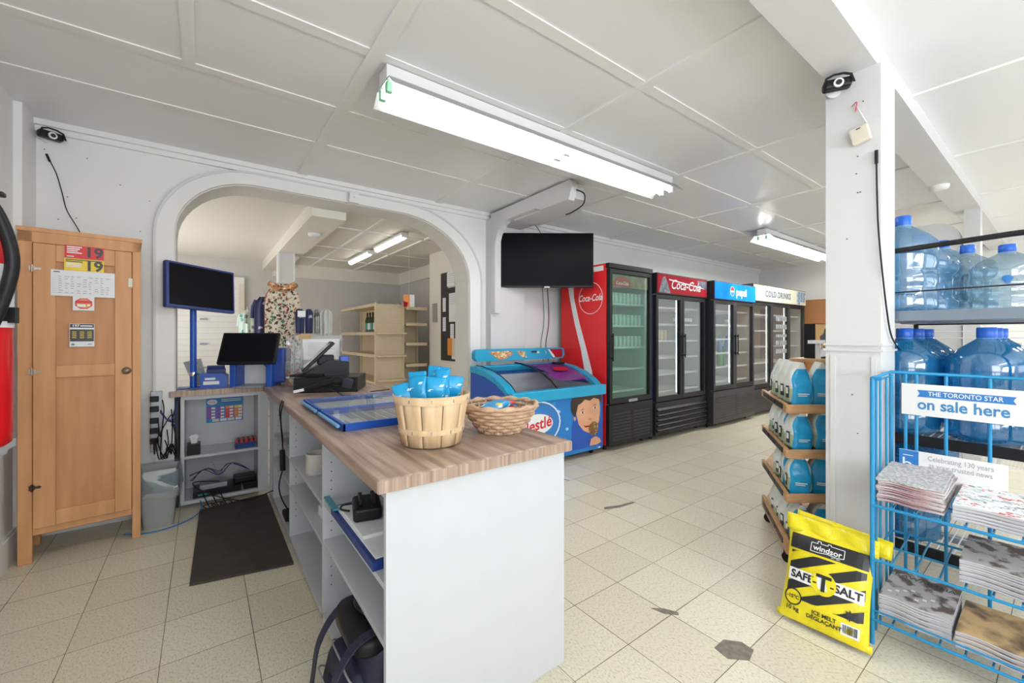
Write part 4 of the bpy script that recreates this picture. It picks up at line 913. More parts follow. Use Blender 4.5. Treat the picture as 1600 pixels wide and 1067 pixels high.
f.plate([(.36, .045), (.38, .045), (.45, -.02), (.47, -.05), (.44, -.05), (.41, -.02)], (FW/2, y-.001, 1.055), X, Z, -Y*.001, PAPER); f.build('sign_artwork', sg)
for x in (.10, FW-.14): g = MB(); g.box(x, FD-.07, .93, x+.04, FD-.05, 1.0, ACRY); g.build('sign_bracket', fz)
# front print
f = MB(); ny = -Y
f.plate(ell(.29, .21, 30, 0, 0), (.30, -.001, .42), X, Z, ny*.001, BINK); f.ring(ell(.30, .22, 31, 0, 0)+[(.30, 0)], ell(.285, .205, 31, 0, 0)+[(.285, 0)], (.30, -.001, .42), X, Z, ny*.002, WINK)
f.plate(ell(.22, .10, 26, 0, 0), (.28, -.002, .42), X, Z, ny*.001, WINK)
f.text('Nestlé', (.285, -.0045, .415), (1, 0, .12), Z, .15, RINK, .003); f.build('brand_lettering', fz)
f = MB()
fc = lambda L: [(x*.37, z*.50) for x, z in L]
o = (.72, -.002, .10)
f.plate(fc([(.05, 0), (.12, .55), (.30, .75), (.70, .6), (1.10, .70), (1.30, .5), (1.33, 0)]), o, X, Z, ny*.001, BLUE)
f.plate(fc([(.22, .95), (.26, .72), (.36, .50), (.55, .36), (.80, .28), (1.0, .35), (1.18, .50), (1.22, .75), (1.18, .98), (.9, 1.12), (.5, 1.12)]), (o[0], -.003, o[2]), X, Z, ny*.001, SKIN)
f.plate(fc([(.06, .80), (.05, .95), (.10, 1.05), (.10, 1.14), (.25, 1.20), (.60, 1.215), (1.05, 1.21), (1.28, 1.18), (1.30, .88), (1.22, .92), (1.16, .97), (.95, 1.01), (.80, .96), (.60, 1.0), (.45, .93), (.33, .90), (.28, .78), (.22, .66), (.15, .70)]), (o[0], -.004, o[2]), X, Z, ny*.001, HAIR)
for ex_, ez in ((.50, .74), (1.0, .80)):
    f.plate(ell(.026, .010, 14, ex_*.37, ez*.50), (o[0], -.005, o[2]), X, Z, ny*.0008, WINK); f.plate(ell(.012, .012, 12, ex_*.37, ez*.50), (o[0], -.006, o[2]), X, Z, ny*.0008, HAIR)
    f.plate([(ex_*.37-.035, ez*.5+.025), (ex_*.37, ez*.5+.036), (ex_*.37+.035, ez*.5+.028), (ex_*.37, ez*.5+.028)], (o[0], -.005, o[2]), X, Z, ny*.0008, HAIR)
f.plate(fc([(.72, .60), (.78, .55), (.86, .56), (.84, .60)]), (o[0], -.005, o[2]), X, Z, ny*.0008, mat('printed_nose_shade', (.55, .25, .13), .4))
f.plate(fc([(.52, .48), (.62, .42), (.78, .42), (.90, .47), (.78, .45), (.62, .45)]), (o[0], -.005, o[2]), X, Z, ny*.0008, DRED)
f.plate(fc([(.15, .66), (.22, .74), (.25, .62), (.20, .58)]), (o[0], -.003, o[2]), X, Z, ny*.0008, SKIN)
f.plate(ell(.07, .075, 24, .35, .185), (o[0], -.0065, o[2]), X, Z, ny*.001, 'chocolate_nut_print')
f.plate(fc([(.78, .02), (.84, .16), (1.02, .20), (1.20, .14), (1.26, .06), (1.1, .02)]), (o[0], -.0065, o[2]), X, Z, ny*.001, SKIN)
f.build('boy_picture', fz, label='printed picture of a dark-haired boy eating ice cream')
for x in (.08, FW-.10):
    for y in (.08, FD-.1): g = MB(); g.tube([(x-.012, y, .025), (x+.012, y, .025)], .025, BLACK, 12); g.box(x-.02, y-.02, .045, x+.02, y+.02, .062, STEEL); g.build('caster', fz)

# ================================================================ DRINK COOLERS
INT = mat('cooler_interior', (.62, .65, .65), .4); INTG = mat('cooler_interior_green', (.60, .68, .64), .4)
def cooler(lab, x0, x1, yf, h, headh, baseh, ndoors, sidem, bodym, headm, glass, nshelf, style='louvre', inner=INT, yb=3.72):
    w = x1-x0; d = yb-yf
    t = thing('drinks_cooler', lab, 'cooler', (x0, yf, 0))
    f = MB(); b = .05
    f.box(0, .05, .06, .03, d, h, sidem); f.box(w-.03, .05, .06, w, d, h, sidem if sidem != RED else RED); f.box(.03, .05, h-.03, w-.03, d, h, bodym)
    f.box(.03, d-.03, .06, w-.03, d, h-.03, bodym); f.build('cabinet', t, bevel=.004)
    f = MB(); zi0 = baseh+.03; zi1 = h-headh-.01
    f.box(.031, .06, zi0-.03, w-.031, d-.031, zi0, inner); f.box(.031, d-.06, zi0, w-.031, d-.031, zi1, inner); f.box(.031, .06, zi0, .05, d-.06, zi1, inner); f.box(w-.05, .06, zi0, w-.031, d-.06, zi1, inner); f.box(.031, .06, zi1, w-.031, d-.031, zi1+.02, inner)
    f.build('liner', t)
    g = MB()
    for xx in ([w*q/ndoors-.004 for q in range(1, ndoors)] if ndoors > 1 else (.056,)): g.box(xx, .085, zi0+.05, xx+.008, .092, zi1-.04, mat('cooler_led', (1, 1, 1), .5, emit=(.95, 1, 1), estr=3))
    g.build('interior_light', t, label='lit strip light')
    f = MB(); f.box(0, 0, .06, w, .05, baseh, bodym); f.build('base_panel', t, bevel=.006)
    g = MB()
    if style == 'louvre':
        secs = 2; sw = (w-.16)/secs
        for s in range(secs):
            n = int((baseh-.16)/.035)
            for k in range(n): g.box(.06+s*(sw+.04), -.004, .11+k*.035, .06+s*(sw+.04)+sw, .0, .127+k*.035, INK)
    else:
        n = int((baseh-.10)/.06)
        for k in range(n):
            z = .10+k*.06; g.add([(.02, .0, z), (w-.02, .0, z), (w-.02, -.025, z+.022), (.02, -.025, z+.022), (w-.02, 0, z+.045), (.02, 0, z+.045)], [(0, 1, 2, 3), (3, 2, 4, 5)], bodym)
    g.build('grille', t, label='slotted grille')
    if headh > .05:
        f = MB(); f.box(0, -.012, h-headh, w, .05, h, bodym); f.box(.012, -.016, h-headh+.012, w-.012, -.012, h-.012, headm); hd = f.build('header_sign', t, bevel=.002)
    else:
        f = MB(); f.box(0, -.0, h-.05, w, .05, h, bodym); hd = f.build('top_panel', t)
    dz0, dz1 = baseh+.012, h-max(headh, .05)-.01; dw = (w-.02)/ndoors; fr = .045 if ndoors < 3 else .04
    for k in range(ndoors):
        a = .01+k*dw; c = a+dw-.006; f = MB()
        f.box(a, .0, dz0, a+fr, .045, dz1, BLACKM if bodym != DGREY else DGREY); f.box(c-fr, .0, dz0, c, .045, dz1, BLACKM if bodym != DGREY else DGREY)
        f.box(a+fr, .0, dz0, c-fr, .045, dz0+.055, BLACKM); f.box(a+fr, .0, dz1-.045, c-fr, .045, dz1, BLACKM)
        dd = f.build('door', t, bevel=.003)
        g = MB(); g.box(a+fr, .018, dz0+.055, c-fr, .023, dz1-.045, glass); g.build('glass', dd)
        if style == 'louvre' and ndoors == 2: hx = c-.03 if k == 0 else a+.03
        else: hx = a+.025 if (k == 1 or ndoors == 1) else c-.03
        if ndoors < 3:
            g = MB(); g.box(hx-.008, -.03, .98, hx+.008, -.018, 1.28, BLACK); g.box(hx-.006, -.02, 1.0, hx+.006, 0, 1.02, BLACK); g.box(hx-.006, -.02, 1.24, hx+.006, 0, 1.26, BLACK); g.build('handle', dd, bevel=.003)
    for k in range(nshelf):
        z = zi0+(zi1-zi0)*(k+.35)/(nshelf+.1); g = MB()
        g.box(.052, .09, z, w-.052, .115, z+.022, WIREW)
        for q in range(12): g.box(.06, .13+q*(d-.24)/12, z+.004, w-.06, .135+q*(d-.24)/12, z+.009, WIREW)
        for q in range(3): xx = .06+(w-.14)*q/2; g.box(xx, .115, z, xx+.006, d-.07, z+.005, WIREW)
        g.build('wire_shelf', t)
    for x in (.06, w-.06):
        for y in (.12, d-.1): g = MB(); g.cyl((x, y, 0), (x, y, .061), .02, BLACK, 10); g.build('foot', t)
    return t, hd, w, d, h, zi0, zi1
# 1: single door, red sides
t, hd, w, d, h, z0, z1 = cooler('red-sided single-door cooler with green-tinted glass beside the freezer', 3.51, 4.29, 2.97, 2.045, 0.0, .50, 1, RED, BLACKM, None, GGLASS, 6, inner=INTG)
f = MB(); f.box(.055, .0245, h-.25, w-.055, .0255, h-.11, mat('poster_brown_red', (.32, .10, .05), .4, nscale=14, col2=(.42, .32, .20))); f.plate(ell(.16, .11, 18, w*.32, h-.24, 0, PI), (0, .024, 0), X, Z, -Y*.0006, RINK)
f.text('Coca-Cola', (w*.32, .0228, h-.205), X, Z, .055, WINK, .0, .9, .3); f.build('door_poster', t, label='red and brown poster across door top')
# side decor (the face looking to -X)
f = MB(); xs = -.001
f.ring([(a, b) for a, b in ell(.18, .18, 40)]+[(.18, 0)], [(a, b) for a, b in ell(.174, .174, 40)]+[(.174, 0)], (xs, .27, 1.68), -Y, Z, -X*.001, WINK)
f.text('Coca-Cola', (xs-.002, .27, 1.68), -Y, Z, .105, WINK, .0015, .78, .35); f.build('logo', t, label='white script logo in a circle')
f = MB(); L = [(.66, 2.0), (.60, 1.7), (.52, 1.40), (.42, 1.1), (.36, .85), (.33, .60)]; Rr = [(.55, 2.0), (.53, 1.7), (.44, 1.40), (.33, 1.1), (.245, .85), (.20, .60)]
for (a, b), (c, e) in zip(zip(L[:-1], L[1:]), zip(Rr[:-1], Rr[1:])): f.add([(xs, a[0], a[1]), (xs, c[0], c[1]), (xs, e[0], e[1]), (xs, b[0], b[1])], [(0, 1, 2, 3)], WINK)
f.build('ribbon', t, label='white swoosh ribbon', solid=.001)
f = MB(); f.box(xs-.001, .08, 1.97, xs, .23, 2.025, WINK); f.build('rating_label', t)
f = MB(); f.box(w*.42, -.004, .512, w*.62, 0, .545, STEEL); f.build('maker_badge', t, bevel=.002)
BOT = ACRY; C1 = (3.51, 2.97)
def bottle(h, r, m, capm, lm=None):
    f = MB(); f.lathe([(r*.85, 0), (r, .006), (r, h*.55), (r*.85, h*.66), (r*.4, h*.80), (r*.36, h*.93)], (0, 0, 0), m, 10); f.lathe([(r*.42, h*.92), (r*.42, h)], (0, 0, 0), capm, 8)
    if lm: f.lathe([(r*1.02, h*.22), (r*1.02, h*.48)], (0, 0, 0), lm, 10)
    return f
# clear shelf-front organisers as rows
CAN = mat('pale_divider_plastic', (.66, .72, .70), .25)
for si in (2, 3, 4, 5):
    z = z0+(z1-z0)*(si+.35)/6.1+.022
    f = MB()
    for q in range(9): f.box(.075+q*.070, .10, z, .125+q*.070, .16, z+.12, CAN); f.box(.085+q*.070, .096, z+.02, .115+q*.070, .10, z+.08, WIREW)
    f.build('shelf_dividers', t, label='row of pale plastic bottle dividers')
# 2: double door
t, hd, w, d, h, z0, z1 = cooler('two-door cooler with red script header sign', 4.32, 5.46, 2.95, 2.01, .25, .45, 2, NAVY, BLACKM, DRED, GLASS, 6, style='bars')
f = MB(); f.text('Coca-Cola', (w*.56, -.0175, h-.125), X, Z, .165, WINK, .002, .95, .35); f.add([(.25, -.0168, h-.075), (w-.02, -.0168, h-.14), (w-.02, -.0168, h-.125), (.25, -.0168, h-.06)], [(0, 1, 2, 3)], PAPER)
f.plate([(.04, 0), (.11, .18), (.17, .2), (.24, .08), (.28, 0)], (0, -.0165, h-.235), X, Z, -Y*.0005, mat('bottle_picture', (.25, .28, .36), .4, nscale=30, col2=(.06, .06, .1)))
f.plate([(w-.26, .2), (w-.02, .2), (w-.02, .09), (w-.18, .12)], (0, -.0165, h-.235), X, Z, -Y*.0005, mat('bottle_picture')); f.build('lettering', hd)
C2 = (4.32, 2.95)
zz = z0+(z1-z0)*(3.35)/6.1+.022
for k in range(5):
    f = MB(); f.lathe([(.03, 0), (.036, .02), (.036, .11), (.03, .13)], (0, 0, 0), mat('cream_tub', (.68, .55, .34), .4), 12)
    f.build('cream_bottle', loc=(C2[0]+.10+.075*k, C2[1]+.16, zz), label='cream coloured bottle in left door of the red-header cooler', cat='bottle', group='cream bottles in the two-door cooler')
for k in range(6):
    bottle(.17, .028, ACRY, WINK, PAPER).build('water_bottle', loc=(C2[0]+.66+.07*k, C2[1]+.16, z0+(z1-z0)*(4.35)/6.1+.022), label='small clear bottle in right door of the red-header cooler', cat='bottle', group='clear bottles in the two-door cooler')
# 3: pepsi
t, hd, w, d, h, z0, z1 = cooler('sliding-door cooler with lit blue header sign', 5.50, 6.72, 2.87, 2.00, .25, .50, 2, DGREY, DGREY, PEPL, GLASS, 6)
f = MB(); f.text('pepsi', (w*.62, -.0175, h-.125), X, Z, .155, WINK, .004); f.plate(ell(.062, .07, 22, w*.40, h-.12), (0, -.0165, 0), X, Z, -Y*.0005, WINK)
f.plate(ell(.052, .06, 16, w*.40, h-.115, 0.1, PI-.1), (0, -.0172, 0), X, Z, -Y*.0005, RINK); f.plate(ell(.052, .06, 16, w*.40, h-.125, PI+.1, 2*PI-.1), (0, -.0172, 0), X, Z, -Y*.0005, BINK); f.build('lettering', hd)
C3 = (5.50, 2.87)
for k in range(4):
    bottle(.23, .035, mat('blue_drink', (.02, .22, .55), .25), BLUE).build('blue_drink_bottle', loc=(C3[0]+(.12, .21, .50, .70)[k], C3[1]+.17, z0+(z1-z0)*2.35/6.1+.023), label='bright blue drink bottle in the lit blue-header cooler', cat='bottle', group='blue bottles in the sliding-door cooler')
for k in range(2):
    bottle(.28, .04, mat('green_drink', (.03, .25, .05), .25), BLACK).build('green_drink_bottle', loc=(C3[0]+.50+.09*k, C3[1]+.17, z0+(z1-z0)*1.35/6.1+.023), label='green drink bottle in the lit blue-header cooler', cat='bottle', group='green bottles in the sliding-door cooler')
for k in range(8):
    bottle(.17, .03, ACRY, WINK, (PAPER, BINK)[k % 2]).build('clear_drink_bottle', loc=(C3[0]+.12+(.075*k if k < 4 else .30+.075*k), C3[1]+.17, z0+(z1-z0)*4.35/6.1+.023), label='small labelled bottle high in the lit blue-header cooler', cat='bottle', group='labelled bottles in the sliding-door cooler')
# 4: three doors cream header
t, hd, w, d, h, z0, z1 = cooler('three-door cooler with cream header sign farthest in row', 6.76, 8.86, 2.92, 2.06, .27, .42, 3, DGREY, DGREY, CDL, GLASS, 5)
f = MB(); f.text('COLD DRINKS', (w*.43, -.0175, h-.14), X, Z, .135, mat('faded_navy_ink', (.05, .09, .18), .4), .006, 1.05, 0, 1.1)
for k in range(26): f.plate(ell(.030, .026, 8, w*.82+.06*(k % 6)-.03*((k//6) % 2), h-.05-.045*(k//6)), (0, -.0165, 0), X, Z, -Y*.0005, (mat('ice_blue_ink', (.25, .38, .55), .4), mat('ice_navy_ink', (.10, .17, .35), .4))[k % 2])
f.build('lettering', hd)
f = MB()
for r, s in enumerate((.10, .10, .06, .10, .09)):
    for k in range(6): f.box(w*.42+k*.075, .012, 1.50-.135*r, w*.42+k*.075+.05, .014, 1.50-.135*r+s*.8, GINK)
f.build('door_lettering', t, label='grey block letters seen through the middle door')

# ================================================================ BAG DISPLAY
ds = thing('display_stand', 'four-tier wooden display stand of animal litter bags behind column', 'display stand', (2.55, .92, 0))
poly = [(.58, .36), (0, 0), (.31, -.232), (.86, -.02), (.94, .44)]
ins = [(x*.93+.05, y*.93+.01) for x, y in poly]
TZ = [.12, .385, .625, .87]
for z in TZ:
    f = MB(); f.plate(poly, (0, 0, z-.035), X, Y, Z*.018, WOODR); sh = f.build('tier_board', ds, bevel=.004)
    g = MB()
    for (a, b) in ((0, 1), (1, 2), (2, 3)):
        p, q = Vector((*poly[a], 0)), Vector((*poly[b], 0)); dv = (q-p).normalized(); nv = Vector((-dv.y, dv.x, 0))
        g.obox((p+q)/2+Z*(z-.008)-nv*.0, dv*((q-p).length/2+.006), nv*.010, Z*(.022 if z > .2 else .04), WOODR)
    g.build('lip_rail', sh, bevel=.003)
    p, q = Vector((*poly[0], 0)), Vector((*poly[1], 0)); dv = (q-p).normalized(); nv = Vector((-dv.y, dv.x, 0)); g = MB()
    for s in (-.19, 0, .19):
        for sg_ in (1,):
            g.obox((p+q)/2+dv*s-nv*.0125*-1+Z*(z-.006), dv*.085, nv*.002, Z*.014, DGREY); g.obox((p+q)/2+dv*s+nv*.0125*-1+Z*(z-.006), dv*.085, nv*.002, Z*.014, DGREY)
    g.build('price_strip', sh, label='dark price strip')
f = MB(); f.cyl((.48, .14, .05), (.48, .14, 1.02), .03, WOODR, 12); f.build('centre_post', ds)
for x, y in ((.06, .02), (.52, .30), (.30, -.14), (.80, .06)): g = MB(); g.tube([(x-.012, y, .03), (x+.012, y, .03)], .03, BLACK, 12); g.box(x-.018, y-.018, .045, x+.018, y+.018, .088, BLACK); g.build('caster', ds)
def litter_bag():
    t = thing('litter_bag', 'x', 'bag', (0, 0, 0))
    w, dp, h = .118, .115, .265
    def fn(u, v):
        a = 2*PI*u; c, s = math.cos(a), math.sin(a)
        x = math.copysign(abs(c)**.5, c); y = math.copysign(abs(s)**.5, s)
        tp = (1-.10*max(0, v-.3))*(1-(max(0, v-.60)/.40)**1.5*.92)
        bt_ = .9+.1*min(1, v*6)
        return (x*w/2*bt_*tp+.003*math.sin(13*v+4*a), y*dp/2*bt_*(1-.30*max(0, math.sin(PI*min(1, max(0, (v-.55)/.40))))*(1 if s < 0 else .3))+.003*math.sin(9*v), h*v+.012*(1 if s > 0 else 0)*max(0, v-.9)*6*0)
    def mm(u, v):
        a = 360*u
        if 222 < a < 318 and v < .80: return BAGB
        if v < .14: return BAGD
        if v < .40: return BAGG
        return BAGW
    f = MB(); f.grid(fn, 40, 15, mm, True, True); f.add([fn(i/40, 0) for i in range(40)], [tuple(range(39, -1, -1))], BAGB); f.build('pouch', t)
    f = MB()
    f.box(-w/2-.004, -.035, .06, -w/2-.001, -.005, .13, INK); f.box(-w/2-.0045, -.031, .085, -w/2-.001, -.009, .12, WINK)
    f.build('printed_panel', t, label='printed panel on pouch side')
    g = MB(); g.box(-.025, -dp/2-.005, .085, .03, -dp/2-.003, .09, WINK); g.box(-.025, -dp/2-.005, .075, .02, -dp/2-.003, .079, WINK); g.build('fine_print', t)
    return t
rowpos = [(.135, .0), (.235, -.07), (.235, .068), (.338, .132), (.44, .195), (.325, -.115)]
wh = ['at front corner', 'just right of corner', 'second along left edge', 'third along left edge', 'farthest along left edge', 'half behind column']
tn = ['bottom tier', 'second tier from floor', 'third tier from floor', 'top tier']
first = litter_bag(); used = False
BZ = R(-48)
for ti_, z in enumerate(TZ):
    for k, (x, y) in enumerate(rowpos):
        if ti_ == 1 and k == 4: continue
        lab = 'blue-white litter bag on %s, %s' % (tn[ti_], wh[k])
        loc = (2.55+x, .92+y, z-.017); rzz = BZ+random.uniform(-.22, .22)
        if not used: o = first; o.location = loc; o.rotation_euler = (0, 0, rzz); o['label'] = lab; used = True
        else: o = dup(first, None, loc, rzz, lab)
        o.scale = (1, 1, (.93 if ti_ < 3 else 1)*random.uniform(.96, 1.0))
        if ti_ == 0: o.scale[2] *= .93
        o['group'] = 'litter bags on the wooden display'
# second stand with black and yellow box
f = MB(); st = thing('shelf_stand', 'pale wooden shelf stand holding the black and yellow box', 'stand', (3.88, 1.12, 0))
f.box(-.26, -.20, 1.06, .40, .18, 1.085, WOODR); f.build('board', st, bevel=.003)
f = MB(); f.box(.0, -.02, 0, .06, .04, 1.06, WOODR); f.build('post', st); f = MB(); f.box(-.2, -.2, 0, .28, .2, .03, WOODR); f.build('foot', st)
f = MB(); f.box(-.34, .0, 1.20, -.02, .03, 1.225, WHITEP); f.box(-.19, .0, 1.085, -.17, .03, 1.2, WHITEP); f.plate(ell(.07, .065, 14, -.12, 1.10, 0, PI), (0, -.002, 0), X, Z, Y*.004, WINK); f.build('bracket', st, label='white bracket and round price tag')
bxo = thing('printed_box', 'black and yellow box with moose picture on wooden shelf stand', 'box', (3.84, 1.10, 1.085), R(-30))
f = MB(); f.box(-.13, 0, 0, .30, .10, .265, BLACK); f.build('carton', bxo)
f = MB(); f.plate([(-.125, .05), (.29, .05), (.29, .26), (-.125, .26)], (0, -.001, 0), X, Z, -Y*.001, mat('sunset_yellow_print', (.85, .58, .20), .5, nscale=5, col2=(.70, .30, .08)))
tree = [(-.125, .045)]
for k in range(14): tree += [(-.125+.0297*k+.0075, .075+.03*((k*7) % 3)/2), (-.125+.0297*(k+1), .05)]
f.plate(tree+[(.29, .045)], (0, -.0025, 0), X, Z, -Y*.0005, INK)
moose = [(-.085, .095), (-.078, .095), (-.076, .135), (-.045, .135), (-.042, .095), (-.034, .095), (-.034, .165), (-.020, .185), (-.022, .20), (-.04, .205), (-.03, .23), (-.05, .225), (-.055, .205), (-.062, .185), (-.088, .17)]
f.plate(moose, (0, -.0025, 0), X, Z, -Y*.0008, INK); f.text('MA', (.045, -.003, .205), X, Z, .06, INK, .001); f.text('CO', (.05, -.003, .13), X, Z, .085, INK, .002); f.box(-.0, -.003, .168, .10, -.002, .174, INK)
f.box(-.11, -.003, .018, .28, -.001, .03, BEIGE); f.build('box_artwork', bxo)

# ================================================================ SALT BAG
sb = thing('salt_bag', 'yellow and black ice melt salt bag leaning on the column', 'bag', (2.125, .630, 0.0))
SW, SH = .345, .435
sb.scale = (.90, .90, .92)
# local frame: u along -Y (left->right as seen), v up tilted, n outwards (-X)
lean = R(23); uu = Vector((.045, -1, 0)).normalized(); vv = Vector((math.sin(lean), 0.02, math.cos(lean))).normalized(); nn = uu.cross(vv).normalized()
if nn.x > 0: nn = -nn
def S3(x, y, q=0): return uu*x+vv*y+nn*q
def puff(x, y):
    a = max(0, 1-abs(x/(SW/2))**3.2); b = max(0, 1-abs((y-SH*.46)/(SH*.50))**3)
    return .045*(a*b)**.6+.003*math.sin(31*x+9*y)*b
f = MB(); NU, NV = 21, 23
def face(sgn):
    f.grid(lambda u, v: S3((u-.5)*SW*(1-.05*math.sin(PI*v)), v*SH, sgn*puff((u-.5)*SW, v*SH)+.05), NU, NV, YEL)
face(1); face(-1); f.build('body', sb)
f = MB(); f.grid(lambda u, v: S3((u-.5)*(SW+.02), SH-.045+v*.075-.02*(u-.5), .062+.008*math.sin(17*u+2*v)+.01*v), 20, 5, YEL)
f.grid(lambda u, v: S3((u-.5)*(SW+.03)+.035, SH-.03+v*.08-.03*(u-.5), .03+.006*math.sin(15*u+2*v)), 20, 4, YEL); f.build('folded_top', sb, solid=.002)
f = MB(); f.grid(lambda u, v: S3((u-.5)*(SW+.02), -.004+v*.03, .052+.004*math.sin(23*u)), 16, 3, YEL); f.build('bottom_seam', sb, solid=.002)
def dec(polys, m, q, name):
    """flat print laid on the curved front: polygons cut finely and pushed to the surface"""
    f = MB()
    for P in polys:
        n = len(P); f.add([S3(x, y, puff(x, y)+.05+q) for x, y in P], [tuple(range(n))], m)
    return f
def strip_poly(fn_lo, fn_hi, x0, x1, n=14):
    out = []
    for i in range(n):
        a = x0+(x1-x0)*i/n; b = x0+(x1-x0)*(i+1)/n
        k = 6
        for j in range(k):
            def L(x, t): return fn_lo(x)+(fn_hi(x)-fn_lo(x))*t
            out.append([(a, L(a, j/k)), (b, L(b, j/k)), (b, L(b, (j+1)/k)), (a, L(a, (j+1)/k))])
    return out
xa, xb = -.155, .155
polys = strip_poly(lambda x: .315, lambda x: .385, xa, xb)
for k in range(-2, 6):
    c = lambda x, k=k: .02+.088*k+x*.55
    lo_ = lambda x, c=c: min(max(c(x), .095), .305); hi_ = lambda x, c=c: min(max(c(x)+.046, .095), .305)
    polys += [p for p in strip_poly(lo_, hi_, xa+.01, xb-.005, 16) if abs(p[2][1]-p[1][1]) > 1e-4 or abs(p[3][1]-p[0][1]) > 1e-4]
dec(polys, INK, .0012, '').build('black_stripes', sb, label='black warning stripes and band')
pl_ = dec(strip_poly(lambda x: .172-.0*x, lambda x: .225, -.145, .148), WINK, .0022, ''); f = pl_
f.v += []; 
f.add([S3(.0+.05*math.cos(2*PI*i/24), .20+.052*math.sin(2*PI*i/24), puff(.03, .2)+.0535) for i in range(24)], [tuple(range(24))], YEL)
f.build('name_panel', sb, label='white name panel with yellow disc')
def stext(f, s, x, y, size, m, q=.004, bold=0, sx=1.0):
    vs, fs = text_geo(s, size, bold)
    f.add([S3(x+p.x*sx, y+p.y, puff(x+p.x*sx, y+p.y)+.05+q) for p in vs], fs, m)
f = MB(); stext(f, 'SAFE', -.088, .198, .046, INK, .0035, .0016, .98); stext(f, 'T', 0, .197, .095, INK, .0045, .003, 1); stext(f, 'SALT', .092, .198, .046, INK, .0035, .0016, .98)
stext(f, '-', -.034, .198, .05, INK, .0045, .001); stext(f, '-', .034, .198, .05, INK, .0045, .001)
stext(f, 'ICE MELT', .012, .066, .023, INK, .003, .0006); stext(f, 'DÉGLAÇANT', .012, .043, .023, INK, .003, .0006); stext(f, '10 kg', -.115, .048, .026, INK, .003, .0006)
stext(f, '-15°C', -.115, .098, .022, INK, .0045, .0006)
f.build('black_lettering', sb)
f = MB(); stext(f, 'windsor', .0, .345, .034, WINK, .004, .0006); stext(f, 'EST 1893', .035, .3215, .009, WINK, .004)
def line(f, P, w, m, q=.004):
    for (a, b), (c, d_) in zip(P[:-1], P[1:]):
        dx, dy = c-a, d_-b; l = math.hypot(dx, dy); nx_, ny_ = -dy/l*w/2, dx/l*w/2
        f.add([S3(x, y, puff(x, y)+.05+q) for x, y in ((a-nx_, b-ny_), (c-nx_, d_-ny_), (c+nx_, d_+ny_), (a+nx_, b+ny_))], [(0, 1, 2, 3)], m)
line(f, [(-.065, .325), (-.065, .365), (-.04, .365), (-.04, .377), (-.028, .377), (-.028, .368), (.0, .368), (.0, .376), (.012, .376), (.012, .37), (.065, .37), (.065, .333), (.04, .328), (.0, .331), (-.03, .326), (-.065, .325)], .0028, WINK); f.build('white_lettering', sb)
f = MB()
ringp = [(-.115+.034*math.cos(2*PI*i/24), .098+.034*math.sin(2*PI*i/24)) for i in range(25)]
f.add([S3(x, y, puff(x, y)+.0525) for x, y in ringp[:-1]], [tuple(range(24))], YEL); line(f, ringp, .006, INK, .004)
leaf = [(.095, .088), (.10, .10), (.112, .098), (.107, .108), (.118, .112), (.108, .118), (.11, .128), (.10, .124), (.095, .136), (.09, .124), (.08, .128), (.082, .118), (.072, .112), (.083, .108), (.078, .098), (.09, .10)]
f.build('badge', sb)
f = MB(); f.add([S3(x+.01, y-.0, puff(x, y)+.0545) for x, y in leaf], [tuple(range(16))], INK); f.build('maple_leaf', sb)
f = MB(); f.add([S3(x, y, puff(x, y)+.052) for x, y in ((.075, .028), (.14, .028), (.14, .075), (.075, .075))], [(0, 1, 2, 3)], WINK)
x = .082
while x < .133:
    w_ = random.choice((.0012, .002, .003)); f.add([S3(a, b, puff(a, b)+.0535) for a, b in ((x, .036), (x+w_, .036), (x+w_, .07), (x, .07))], [(0, 1, 2, 3)], INK); x += w_+random.choice((.0012, .002))
f.build('barcode', sb)

# ================================================================ NEWSPAPER RACK
rk = thing('newspaper_rack', 'blue wire newspaper rack in front of the water bottle rack', 'rack', (2.2, 0, 0))
RY0, RY1, RDX = -.42, .488, .30
for (x, y) in ((0, RY1), (0, RY0), (RDX, RY1), (RDX, RY0)):
    f = MB(); f.cyl((x, y, 0), (x, y, 1.085), .008, RACKB, 8); f.build('post', rk)
f = MB(); f.tube([(0, RY1, 1.085), (RDX, RY1, 1.095), (RDX, RY0, 1.095), (0, RY0, 1.085)], .007, RACKB, 8)
f.tube([(.05, RY1, 1.07), (RDX, RY1, 1.078)], .004, RACKB, 8)
f.cyl((0, RY1, 1.085), (0, RY1-.03, 1.085), .007, RACKB, 8); f.build('top_rail', rk)
f = MB()
for x in (.06, .12, .22): f.cyl((x, RY1, .03), (x, RY1, 1.07), .0045, RACKB, 6)
f.build('side_wires', rk)
f = MB()
for y in (.44, .405, .315, .194, .07, -.05, -.17, -.29): f.cyl((RDX, y, .03), (RDX, y, 1.09), .006, RACKB, 6)
f.build('back_wires', rk)
for zf in (.565, .345, .10):
    f = MB(); zb = zf+.035
    f.tube([(-.004, RY1, zf+.002), (-.004, RY0, zf+.002)], .006, RACKB, 8); f.tube([(-.004, RY1, zf+.04), (-.004, RY0, zf+.04)], .0035, RACKB, 6) if zf < .2 else None
    f.tube([(RDX, RY1, zb), (RDX, RY0, zb)], .005, RACKB, 8); f.tube([(RDX*.5, RY1, (zf+zb)/2-.004), (RDX*.5, RY0, (zf+zb)/2-.004)], .0045, RACKB, 6)
    f.tube([(0, RY1, zf), (RDX, RY1, zb)], .005, RACKB, 6)
    y = RY1-.06
    while y > RY0: f.tube([(-.004, y, zf+.012), (0.01, y, zf+.002), (RDX, y, zb)], .0035, RACKB, 6); y -= .066
    f.build('wire_shelf', rk)
